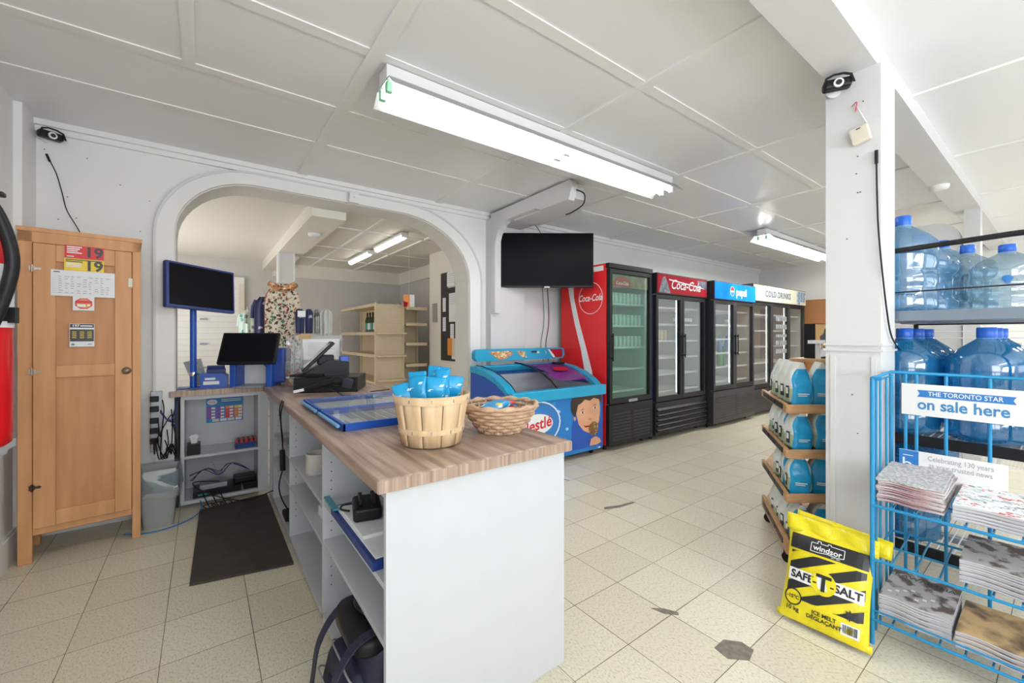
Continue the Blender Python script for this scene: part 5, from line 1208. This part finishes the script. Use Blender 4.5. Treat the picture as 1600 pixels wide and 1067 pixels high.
# signs
sn = thing('newspaper_sign', 'white sign reading on sale here across the blue rack top', 'sign', (2.485, .45, .0))
f = MB(); f.box(-.004, -.62, .915, 0, 0, 1.05, WHITEP); f.build('board', sn)
f = MB(); o = (-.0048, -.175, 1.010)
f.plate([(-.135, .015), (.140, .015), (.132, 0), (.140, -.015), (-.135, -.015), (-.127, 0)], (-.0042, -.185, 1.010), -Y, Z, -X*.0005, BINK); f.build('banner', sn, label='blue ribbon banner')
f = MB(); f.text('The Toronto Star'.upper(), (-.0055, -.188, 1.010), -Y, Z, .026, WINK, .0002, .82); f.build('banner_lettering', sn)
f = MB(); f.text('on sale here', (-.0048, -.180, .962), -Y, Z, .062, mat('sign_blue_ink', (.05, .24, .50), .4), .0014, .84); f.build('blue_lettering', sn)
sn = thing('anniversary_sign', 'white sign about 130 years behind the newspaper stacks', 'sign', (2.47, .455, .0))
f = MB(); f.box(-.004, -.31, .60, 0, 0, .762, WHITEP); f.build('board', sn)
f = MB(); f.box(-.0046, -.062, .60, -.004, 0, .761, BINK); f.text('b', (-.005, -.026, .700), -Y, Z, .075, WINK); f.text('o', (-.005, -.042, .695), -Y, Z, .05, WINK); f.box(-.005, -.045, .738, -.0046, -.012, .741, WINK); f.build('blue_emblem', sn)
f = MB(); f.text('Celebrating 130 years', (-.0048, -.182, .738), -Y, Z, .029, GINK, 0, .72); f.text('as your trusted news', (-.0048, -.182, .710), -Y, Z, .029, GINK, 0, .72); f.build('lettering', sn)
# paper stacks: each newspaper of its own where countable
def newspaper(w, d, th, edge, top, floppy=.004):
    f = MB(); n = 10
    def top_(u, v): return (-.0+d*u, -w*v, th+floppy*math.sin(5*u+3*v))
    vs = []
    for zz in (0, 1):
        for j in range(n):
            for i in range(4): x, y, z = top_(i/3, j/(n-1)); vs.append((x+(.006*math.sin(9*j/n) if i == 0 else 0), y, z-(th if zz == 0 else 0)))
    def id_(k, j, i): return k*4*n+j*4+i
    fs = []; ms = []
    for j in range(n-1):
        for i in range(3): fs.append((id_(1, j, i), id_(1, j+1, i), id_(1, j+1, i+1), id_(1, j, i+1))); ms.append(MATS[top] if isinstance(top, str) else top); fs.append((id_(0, j, i), id_(0, j, i+1), id_(0, j+1, i+1), id_(0, j+1, i))); ms.append(edge)
        for i in (0, 3): fs.append((id_(0, j, i), id_(0, j+1, i), id_(1, j+1, i), id_(1, j, i))); ms.append(edge)
    for j in (0, n-1):
        for i in range(3): fs.append((id_(0, j, i), id_(0, j, i+1), id_(1, j, i+1), id_(1, j, i))); ms.append(edge)
    f.add(vs, fs, ms, False); return f
first = None
for k in range(9):   # crinkled stack upper left
    z = .586+k*.0105
    lab = 'crinkled folded newspaper %s of upper left pile on blue rack' % ('topmost' if k == 8 else 'lowest' if k == 0 else 'in the middle')
    o = newspaper(.19, .26, .009, NEWSR if k < 8 else NEWS, NEWS, .003).build('newspaper', loc=(2.212+.006*math.sin(k*2.3), .475+.004*math.sin(k*1.7), z), label=lab, cat='newspaper', group='newspapers in the upper left pile')
    o.rotation_euler = (0, R(-5), .02*math.sin(k*1.9))
for k in range(5):
    z = .583+k*.0118
    o = newspaper(.30, .26, .0105, NEWSE, NEWS if k < 4 else 'flyer_print', .002).build('newspaper', loc=(2.212+.004*math.sin(k*3), .262, z), label='flat newspaper %s of upper right pile%s' % ('topmost' if k == 4 else 'lowest' if k == 0 else 'in the middle', ', with red and green flyer front' if k == 4 else ''), cat='newspaper', group='newspapers in the upper right pile')
    o.rotation_euler = (0, R(-5), 0)
def magstack(x, y, z, w, n, th, top, lab, grp, title=None, tcol=WINK):
    for k in range(n):
        m = newspaper(w, .25, th, NEWSE, top, .002)
        def b(u, v): return (.25*u, -w*v, 0)
        o = m.build('magazine', loc=(x+.003*math.sin(k*2.7), y, z+k*(th+.0012)), label='%s, %s' % (lab, 'topmost' if k == n-1 else 'lowest' if k == 0 else 'inside the pile'), cat='magazine', group=grp)
        o.rotation_euler = (0, R(-5), .01*math.sin(k*3.1))
        if k == n-1 and title:
            g = MB(); g.text(title, (.20, -w/2, th+.0045), -Y, X, .036, tcol, .0, .9)
            for q in range(7): g.box(.04+.02*(q % 4), -.03-.02*q, th+.0035, .052+.02*(q % 4), -.018-.02*q, th+.004, WINK)
            g.build('cover_print', o)
magstack(2.212, .470, .122, .205, 9, .0085, 'magazine_print', 'grey-brown covered magazine in lower left pile', 'magazines in the lower left pile', 'KAWARTHA', INK)
magstack(2.212, .255, .120, .24, 7, .0075, 'landscape_print', 'golden brown covered magazine in lower right pile', 'magazines in the lower right pile')
magstack(2.212, .245, .365, .26, 10, .0070, 'magazine_print', 'grey magazine in middle shelf pile', 'magazines on the middle rack shelf')

# ================================================================ WATER JUG RACK
SHG = mat('blue_grey_steel', (0.22, 0.27, 0.33), 0.4, 0.3)
wr_ = thing('water_jug_rack', 'black steel rack holding big water jugs behind the newspaper rack', 'rack', (2.75, .66, 0))
RW, RL = .60, 1.25   # along -Y, along +X
for (x, y) in ((0.0, -.01), (0, -RW), (RL, -.01), (RL, -RW)):
    f = MB(); f.box(x-.012, y-.012, 0, x+.012, y+.012, 1.66, BLACKM); f.build('post', wr_, bevel=.003)
for z in (1.36, .76, .235):
    f = MB(); f.box(0, -RW-.02, z-.03, .02, .0, z+.02, SHG if z > 1 else BLACKM); f.box(RL-.02, -RW-.02, z-.03, RL, 0, z+.02, BLACKM); f.box(.02, -RW-.01, z-.025, RL-.02, -RW+.01, z+.015, SHG); f.box(.02, -.012, z-.025, RL-.02, .0, z+.015, STEEL)
    f.box(.30, -RW+.01, z-.028, .36, -.012, z-.004, STEEL); f.box(.80, -RW+.01, z-.028, .86, -.012, z-.004, STEEL)
    sh = f.build('shelf_frame', wr_, bevel=.002)
    g = MB(); y = -RW+.015
    k = 0
    while y < -.015: g.box(.02, y, z+.006, RL-.02, y+.004, z+.011, WIREW); y += .028
    x = .10
    while x < RL-.05: g.box(x, -RW+.015, z+.002, x+.004, -.015, z+.006, WIREW); x += .2
    g.build('wire_deck', sh, label='pale wire deck')
f = MB(); f.tube([(0, .0, 1.672)]+spline([(0, -RW+.10, 1.69), (0, -RW+.04, 1.69), (.03, -RW, 1.69), (.10, -RW-.0, 1.685), (RL, -RW, 1.67)], 5), .0125, BLACKM, 10); f.build('guard_rail', wr_)
f = MB(); f.tube([(0, 0, 1.47), (0, -RW, 1.475), (RL, -RW, 1.475)], .004, BLACKM, 6); f.build('thin_rail', wr_)
f = MB(); f.tube([(.30, -.01, 1.62), (1.0, -.01, 1.60), (RL, -.01, 1.60), (RL, -RW*.4, 1.60)], .012, BLACKM, 8); f.build('rear_rail', wr_)
def jug(m, handle=False, h=.44, r=.130):
    t = thing('water_jug', 'x', 'water jug', (0, 0, 0))
    p = [(r*.72, 0), (r*.96, .012), (r, .03), (r, .085), (r*.955, .10), (r*.955, .115), (r, .13), (r, .165), (r*.955, .18), (r*.955, .195), (r, .21), (r, .285), (r*.96, .315), (r*.72, .345), (r*.38, .375), (.030, .39), (.028, h-.035)]
    if handle:
        p = [(r*.72, 0), (r*.96, .012), (r, .03), (r, .075), (r*.93, .09), (r*.80, .105), (r*.80, .225), (r*.93, .24), (r, .26), (r, .30), (r*.93, .325), (r*.70, .35), (r*.38, .378), (.030, .39), (.028, h-.035)]
    p = [(a, b if i >= len(p)-1 else b*(h-.05)/.39) for i, (a, b) in enumerate(p)]
    f = MB(); f.lathe(p, (0, 0, 0), m, 32); f.build('bottle', t)
    f = MB(); f.lathe([(.031, h-.05), (.033, h-.045), (.033, h-.004), (.030, h)], (0, 0, 0), CAP, 20); f.lathe([(.0295, h-.068), (.031, h-.05)], (0, 0, 0), WINK, 20); f.build('cap', t, label='blue cap')
    if handle:
        f = MB(); f.tube(spline([(-r*.78, 0, .10), (-r*1.0, 0, .13), (-r*1.02, 0, .19), (-r*.78, 0, .235)]), .014, m, 8); f.build('handle', t)
    return t
JX = [2.90, 3.17, 3.44, 3.71]; JY = [.515, .235]
colw = ['left column', 'right column']; roww = ['front row', 'second row', 'third row', 'back row']
jd = jug(JUGD, h=.525, r=.133); jd_used = False
# deep blue lower shelf
lj = [(i, j) for i in range(3) for j in range(2)]
for lev, z in ((1, .772), (0, .247)):
    for i, j in lj:
        if lev == 0 and j == 1: continue
        lab = 'deep blue water jug on %s shelf of black rack, %s of the %s' % ('middle' if lev else 'bottom', roww[i], colw[j])
        if not jd_used: o = jd; o.location = (JX[i], JY[j], z); o['label'] = lab; jd_used = True
        else: o = dup(jd, None, (JX[i], JY[j], z), i*.7, lab)
        o['group'] = 'deep blue water jugs'
jl = jug(JUGL, False, .50); jl.location = (2.90, .52, 1.372); jl['label'] = 'pale blue water jug on top shelf nearest the column'; jl['group'] = 'water jugs on the top rack shelf'
jh = jug(JUGL, True, .44, .115); jh.location = (3.17, .50, 1.372); jh['label'] = 'pale blue handled water jug second from column on top shelf'; jh['group'] = 'water jugs on the top rack shelf'
o = dup(jh, None, (3.42, .49, 1.372), .5, 'pale blue handled water jug third from column on top shelf'); o = dup(jl, None, (3.02, .52+.0, 1.372), 0, 'x'); o.location = (3.85, .50, 1.372); o['label'] = 'pale blue water jug at the far back of top shelf'
jc = jug(JUGC, True, .42, .12); jc.location = (3.63, .37, 1.372); jc['label'] = 'clear grey handled water jug at back of top shelf'; jc['group'] = 'water jugs on the top rack shelf'
jx = jug(JUGC, False, .46); jx.scale = (1, 1, .80); jx.location = (3.42, .205, 1.372); jx.rotation_euler = (0, 0, 0); jx['label'] = 'clear water jug with blue drop label on right of top shelf'; jx['group'] = 'water jugs on the top rack shelf'
f = MB()
def drop(cx_, cz_, s):
    P = []
    for i in range(18):
        a = 2*PI*i/18; rr_ = s*(1 if math.sin(a) > -.3 else 1+.9*(-.3-math.sin(a)))
        P.append((cx_+rr_*math.cos(a)*(1 if math.sin(a) > -.6 else .6), cz_+rr_*math.sin(a)))
    return P
for ang0 in (PI*1.02, PI*1.38):
    P = drop(0, .225, .020); f.add([(.1325*math.cos(ang0+x/.1325), .1325*math.sin(ang0+x/.1325), z) for x, z in P], [tuple(range(18))], BINK)
vs, fs = text_geo('WaterDepot', .022, 0)
f.build('drop_print', jx, label='blue drop print')

# ================================================================ COLUMN FITTINGS
security_camera('security_camera', (2.405, .665, 2.44), R(-62), 'black and white security camera at top of the square column')
pd = thing('motion_sensor', 'aged beige motion sensor hanging crooked on the column', 'sensor', (2.462, .585, 2.19))
f = MB(Matrix.Rotation(R(-12), 4, 'X')); f.box(-.03, -.035, -.038, 0, .035, .038, BEIGE); f.build('housing', pd, bevel=.006)
f = MB(Matrix.Rotation(R(-12), 4, 'X')); f.box(-.032, -.008, .024, -.029, .008, .028, INK); f.build('slot', pd)
f = MB(); f.tube(spline([(2.46, .60, 2.33), (2.45, .585, 2.29), (2.455, .565, 2.24)]), .003, WHITEP, 6); f.tube(spline([(2.46, .62, 2.34), (2.452, .60, 2.35), (2.455, .605, 2.31)]), .002, RINK, 6); f.build('sensor_wire', label='thin white and red wires above the beige sensor', cat='cable')
f = MB(); f.tube(spline([(2.455, .53, 2.05), (2.452, .527, 1.9), (2.448, .522, 1.75), (2.456, .510, 1.55), (2.52, .505, 1.35), (2.60, .505, 1.25), (2.72, .500, 1.19)]), .0035, BLACK, 6); f.tube([(2.453, .53, 2.10), (2.455, .53, 2.04)], .007, BLACK, 8); f.build('column_cable', label='black cable hanging down the edge of the column', cat='cable')
f = MB()
for (y, z) in ((.60, 2.10), (.605, 2.02), (.60, 1.93), (.59, 1.93), (.64, 1.72), (.58, 2.35), (.62, .98), (.60, .80)): f.plate(ell(.003, .003, 8, y, z), (2.4665, 0, 0), Y, Z, -X*.001, INK)
f.build('nail_holes', kind='structure', label='nail holes in the column face')

# ================================================================ BACK ROOM CONTENTS
def gondola(lab, loc, rz_, L, h, d, shelves, uprights=3):
    t = thing('gondola_shelving', lab, 'shelving', loc, rz_)
    f = MB(); f.box(0, d-.02, .1, L, d, h, TAN)
    z = .2
    while z < h-.04: f.box(0, d-.024, z, L, d-.02, z+.004, BEIGE); z += .05
    f.build('back_panel', t)
    f = MB(); f.box(0, 0, 0, L, d, .14, TAN); f.build('base', t)
    for k in range(uprights+1): g = MB(); x = (L-.03)*k/uprights; g.box(x, d-.05, 0, x+.03, d, h, TAN); g.build('upright', t)
    for z in shelves:
        for k in range(uprights):
            g = MB(); a = L*k/uprights+.01; b = L*(k+1)/uprights-.01; g.box(a, .02, z, b, d-.025, z+.02, TAN); g.box(a, .0, z-.015, b, .02, z+.03, TAN); g.build('shelf', t)
    return t
gondola('tan steel shelving with wine bottles in the back room', (2.0, 7.9, 0), R(-90), 1.85, 1.74, .40, (.55, .95, 1.28, 1.70), 2)
f = MB(); f.box(0, 0, 0, .42, .025, 1.72, TAN)
z = .15
while z < 1.68: f.box(0, -.004, z, .42, 0, z+.005, BEIGE); z += .045
f.box(-.01, -.012, 0, .015, .03, 1.74, TAN); f.box(.405, -.012, 0, .43, .03, 1.74, TAN)
ge = thing('end_panel', 'ribbed tan end panel closing the bottle shelving', 'shelving', (2.0, 6.0, 0)); f.build('ribbed_sheet', ge)
for z in (.60, .95, 1.28):
    g = MB(); g.box(.01, -.16, z, .41, -.004, z+.02, TAN); g.build('narrow_shelf', ge)
gondola('narrow tan shelving bay next to the cream pillar in back room', (2.44, 5.95, 0), 0, .35, 1.70, .40, (.45, .80, 1.12, 1.42, 1.66), 1)
BG = mat('green_wine_glass', (.03, .05, .02), .15)
for k in range(5):
    f = MB(); f.lathe([(.036, 0), (.037, .01), (.037, .19), (.028, .22), (.014, .25), (.013, .31)], (0, 0, 0), BG, 12); f.lathe([(.0375, .05), (.0375, .15)], (0, 0, 0), PAPER if k % 2 else GRN, 12)
    f.lathe([(.015, .27), (.015, .315)], (0, 0, 0), BLACK, 10)
    f.build('wine_bottle', loc=(2.08, 6.10+.13*k, 1.30), label='dark green wine bottle on the tan shelving', cat='bottle', group='wine bottles on the tan shelving')
hs = thing('hanging_sign', 'orange and white card hanging over the tan shelving', 'sign', (2.24, 5.55, 1.66), R(-20))
f = MB(); f.box(0, 0, 0, .15, .004, .17, PAPER); f.box(0, -.002, 0, .085, 0, .17, ORI); f.plate([(0, 0), (.05, 0), (.06, .06), (.0, .08)], (0, -.003, 0), X, Z, -Y*.001, DRED); f.build('card', hs)
f = MB(); f.tube([(.075, .002, .17), (.075, .002, .84)], .0015, WHITEP, 5); f.build('string', hs)
# notice board on the return wall
nb = thing('notice_board', 'black notice board with pinned papers on back room wall', 'notice board', (2.79, 5.50, 0))
f = MB(); f.box(-.0, -.90, .9, .008, 0, 1.93, mat('black_board', (.035, .033, .033), .7)); f.box(0, -.20, 1.93, .008, 0, 2.16, mat('black_board')); f.build('board', nb)
for k, (y, z, w_, h_) in enumerate(((-.07, 1.60, .09, .20), (-.07, 1.32, .09, .20), (-.26, 1.45, .20, .40), (-.30, 1.22, .10, .20), (-.34, .93, .2, .16), (-.20, 1.95, .22, .20))):
    g = MB(); g.box(-.006, y-w_, z, -.002, y, z+h_, PAPER)
    for q in range(5): g.box(-.007, y-w_+.015, z+h_-.03-.03*q, -.006, y-.015, z+h_-.026-.03*q, GINK)
    g.build('pinned_paper', nb, label='white pinned paper')
g = MB(); g.box(-.008, -.48, .98, -.003, -.22, 1.22, ORI); g.box(-.009, -.48, .98, -.008, -.36, 1.22, BEIGE); g.build('orange_card', nb, label='orange picture card')
f = MB(); f.box(0, 0, 0, .15, .01, .28, mat('silver_frame_sheet', (.42, .42, .42), .6, nscale=6, stretch=(10, 10, 40), col2=(.25, .25, .25))); f.build('framed_sheet', loc=(2.85, 5.885-.0, 1.46), label='small grey framed sheet on the cream pillar', cat='frame')
o = [q for q in COL.objects if q.name.startswith('framed_sheet')][0]; o.location = (2.788, 5.78, 1.46); o.rotation_euler = (0, 0, R(-90))
# clothes rack
cr_ = thing('clothes_rack', 'thin metal clothes rail in the back room', 'clothes rack', (.62, 7.4, 0))
f = MB(); f.tube([(0, 0, 0), (0, 0, 1.62), (.09, -2.2, 1.80), (.09, -2.2, 0)], .009, CHROME, 8); f.build('rail', cr_)
f = MB(); f.tube([(-.2, 0, .012), (.2, 0, .012)], .01, CHROME, 8); f.tube([(-.11, -2.2, .012), (.29, -2.2, .012)], .01, CHROME, 8); f.build('foot_bar', cr_)
def garment(name, lab, x, y, zt, w, h, m, rz_=0, sleeves=True, taper=1.0, hanger=True, cat='clothing', grp=None):
    t = thing(name, lab, cat, (x, y, zt), rz_, grp)
    def sgn(u): return (u-.5)*2
    f = MB()
    for s in (1, -1):
        f.grid(lambda u, v: (sgn(u)*w/2*(1+(taper-1)*v)*(1 if v > .12 else .45+.55*(v/.12)), s*(.018+.022*math.sin(PI*u))*min(1, v*6+.3)*(1+.5*v)+.010*math.sin(u*16+s), -h*v), 18, 12, m)
    f.build('body', t, solid=.002)
    if sleeves:
        for s in (-1, 1):
            g = MB(); g.tube([(s*w*.42, 0, -.04), (s*w*.56, 0, -h*.16), (s*w*.64, 0, -h*.34)], [.04*w/.35, .045*w/.35, .038*w/.35], m, 10); g.build('sleeve', t)
    if hanger:
        g = MB(); g.tube([(-w*.4, 0, -.03), (0, 0, .025), (w*.4, 0, -.03)], .004, WHITEP, 6); g.tube(spline([(0, 0, .025), (0, 0, .05), (.015, 0, .065), (.02, 0, .05)]), .002, CHROME, 5); g.build('hanger', t)
    return t
garment('hanging_onesie', 'cream full-length onesie with coloured animal print on clothes rack', .70, 5.12, 1.82, .34, 1.25, 'onesie_print', R(-10), False, 1.0)
f = MB(); f.tube(spline([(-.13, -.045, 0), (-.05, -.055, -.05), (.05, -.055, -.05), (.13, -.045, .0)]), .035, 'food_print', 8); f.build('onesie_hood', [q for q in COL.objects if q.name.startswith('hanging_onesie')][0], label='brown folded hood')
garment('hanging_shirt', 'navy and red child shirt left of the animal print onesie', .585, 5.75, 1.72, .20, .75, 'navy_print', R(-20), True, .9)
garment('hanging_shirt', 'white shirt with teal print farthest left on rack', .50, 7.0, 1.60, .20, .62, 'mint_print', R(-40), True, .9)
garment('hanging_shirt', 'grey camouflage shirt second from left on rack', .57, 6.35, 1.64, .22, .66, 'camo_print', R(-30), True, .9)
garment('hanging_shirt', 'pink folded shirt between the navy shirt and onesie', .66, 5.55, 1.80, .18, .7, mat('pink_cloth', (.62, .22, .25), .8, noise=.5, nscale=30), R(-30), False, .9)
f = MB(); dr2 = thing('display_rail', 'clear rail holding hanging leggings behind the counter', 'rail', (.72, 4.55, CT)); f.tube([(0, 0, -.86), (0, 0, .65), (.42, -.05, .65), (.42, -.05, -.86)], .006, ACRY, 8); f.build('rail', dr2)
for k, (x, m, lab, w_, h_) in enumerate(((.765, 'navy_print', 'navy leggings pair left on the clear rail', .085, .24), (.845, 'navy_print', 'navy leggings pair right of the first on clear rail', .075, .24), (.915, 'camo_print', 'grey patterned leggings on the clear rail', .06, .24), (1.00, None, 'clear bag of pale scarves on the clear rail', .12, .26))):
    garment('hanging_leggings' if k < 3 else 'hanging_scarf', lab, x, 4.53-.01*k, 1.52, w_, h_, m or mat('pale_cloth', (.62, .66, .62), .5, noise=.3, nscale=12, stretch=(6, 1, 1)), R(-12), False, .85, False)
f = MB(); f.box(0, 0, 0, .07, .004, .06, WINK); f.build('price_card', loc=(.735, 4.47, 1.44), label='white hang card on the navy leggings', cat='card')
# far right: wire shelving and packages beyond the water rack
for i, (x, lab) in enumerate(((4.7, 'white wire shelving beyond the water rack'),)):
    t = thing('wire_shelving', lab, 'shelving', (x, -.1, 0))
    f = MB()
    for y in (0, .45, .9, 1.3): f.cyl((0, y, 0), (0, y, 1.32), .012, WIREW, 8); f.cyl((.4, y, 0), (.4, y, 1.32), .012, WIREW, 8)
    f.build('upright', t)
    for z in (.30, .65, .98, 1.24):
        g = MB()
        for q in range(9): g.cyl((q*.05, 0, z), (q*.05, 1.3, z), .003, WIREW, 6)
        for yv in (0, .45, .9, 1.3): g.cyl((0, yv, z), (.4, yv, z), .005, WIREW, 6)
        for zz_ in (.05, .10): g.cyl((0, 0, z+zz_), (0, 1.3, z+zz_), .003, WIREW, 6)
        g.build('wire_shelf', t)
k = 0
for z, zl in ((1.00, 'second highest'), (.67, 'third highest')):
    for y in (.02, .17, .32):
        f = MB(); f.box(0, 0, 0, .10, .12, .20, mat('pale_carton', (.68, .66, .62), .6)); f.box(-.001, .02, .05, 0, .10, .15, 'food_print'); f.box(-.001, .02, .165, 0, .10, .18, RINK)
        f.build('food_carton', loc=(4.72, y-.1, z+.005), label='pale food carton on %s white wire shelf' % zl, cat='carton', group='cartons on the white wire shelving')
for j in range(2):
    f = MB(); f.box(0, 0, 0, .09, .11, .07, BLACK if j else RED); f.box(-.001, .02, .02, 0, .09, .05, RINK if j else WINK)
    f.build('food_box', loc=(4.72, -.05+.14*j, 1.246), label=('red small box on top wire shelf', 'black small box on top wire shelf')[j], cat='box')
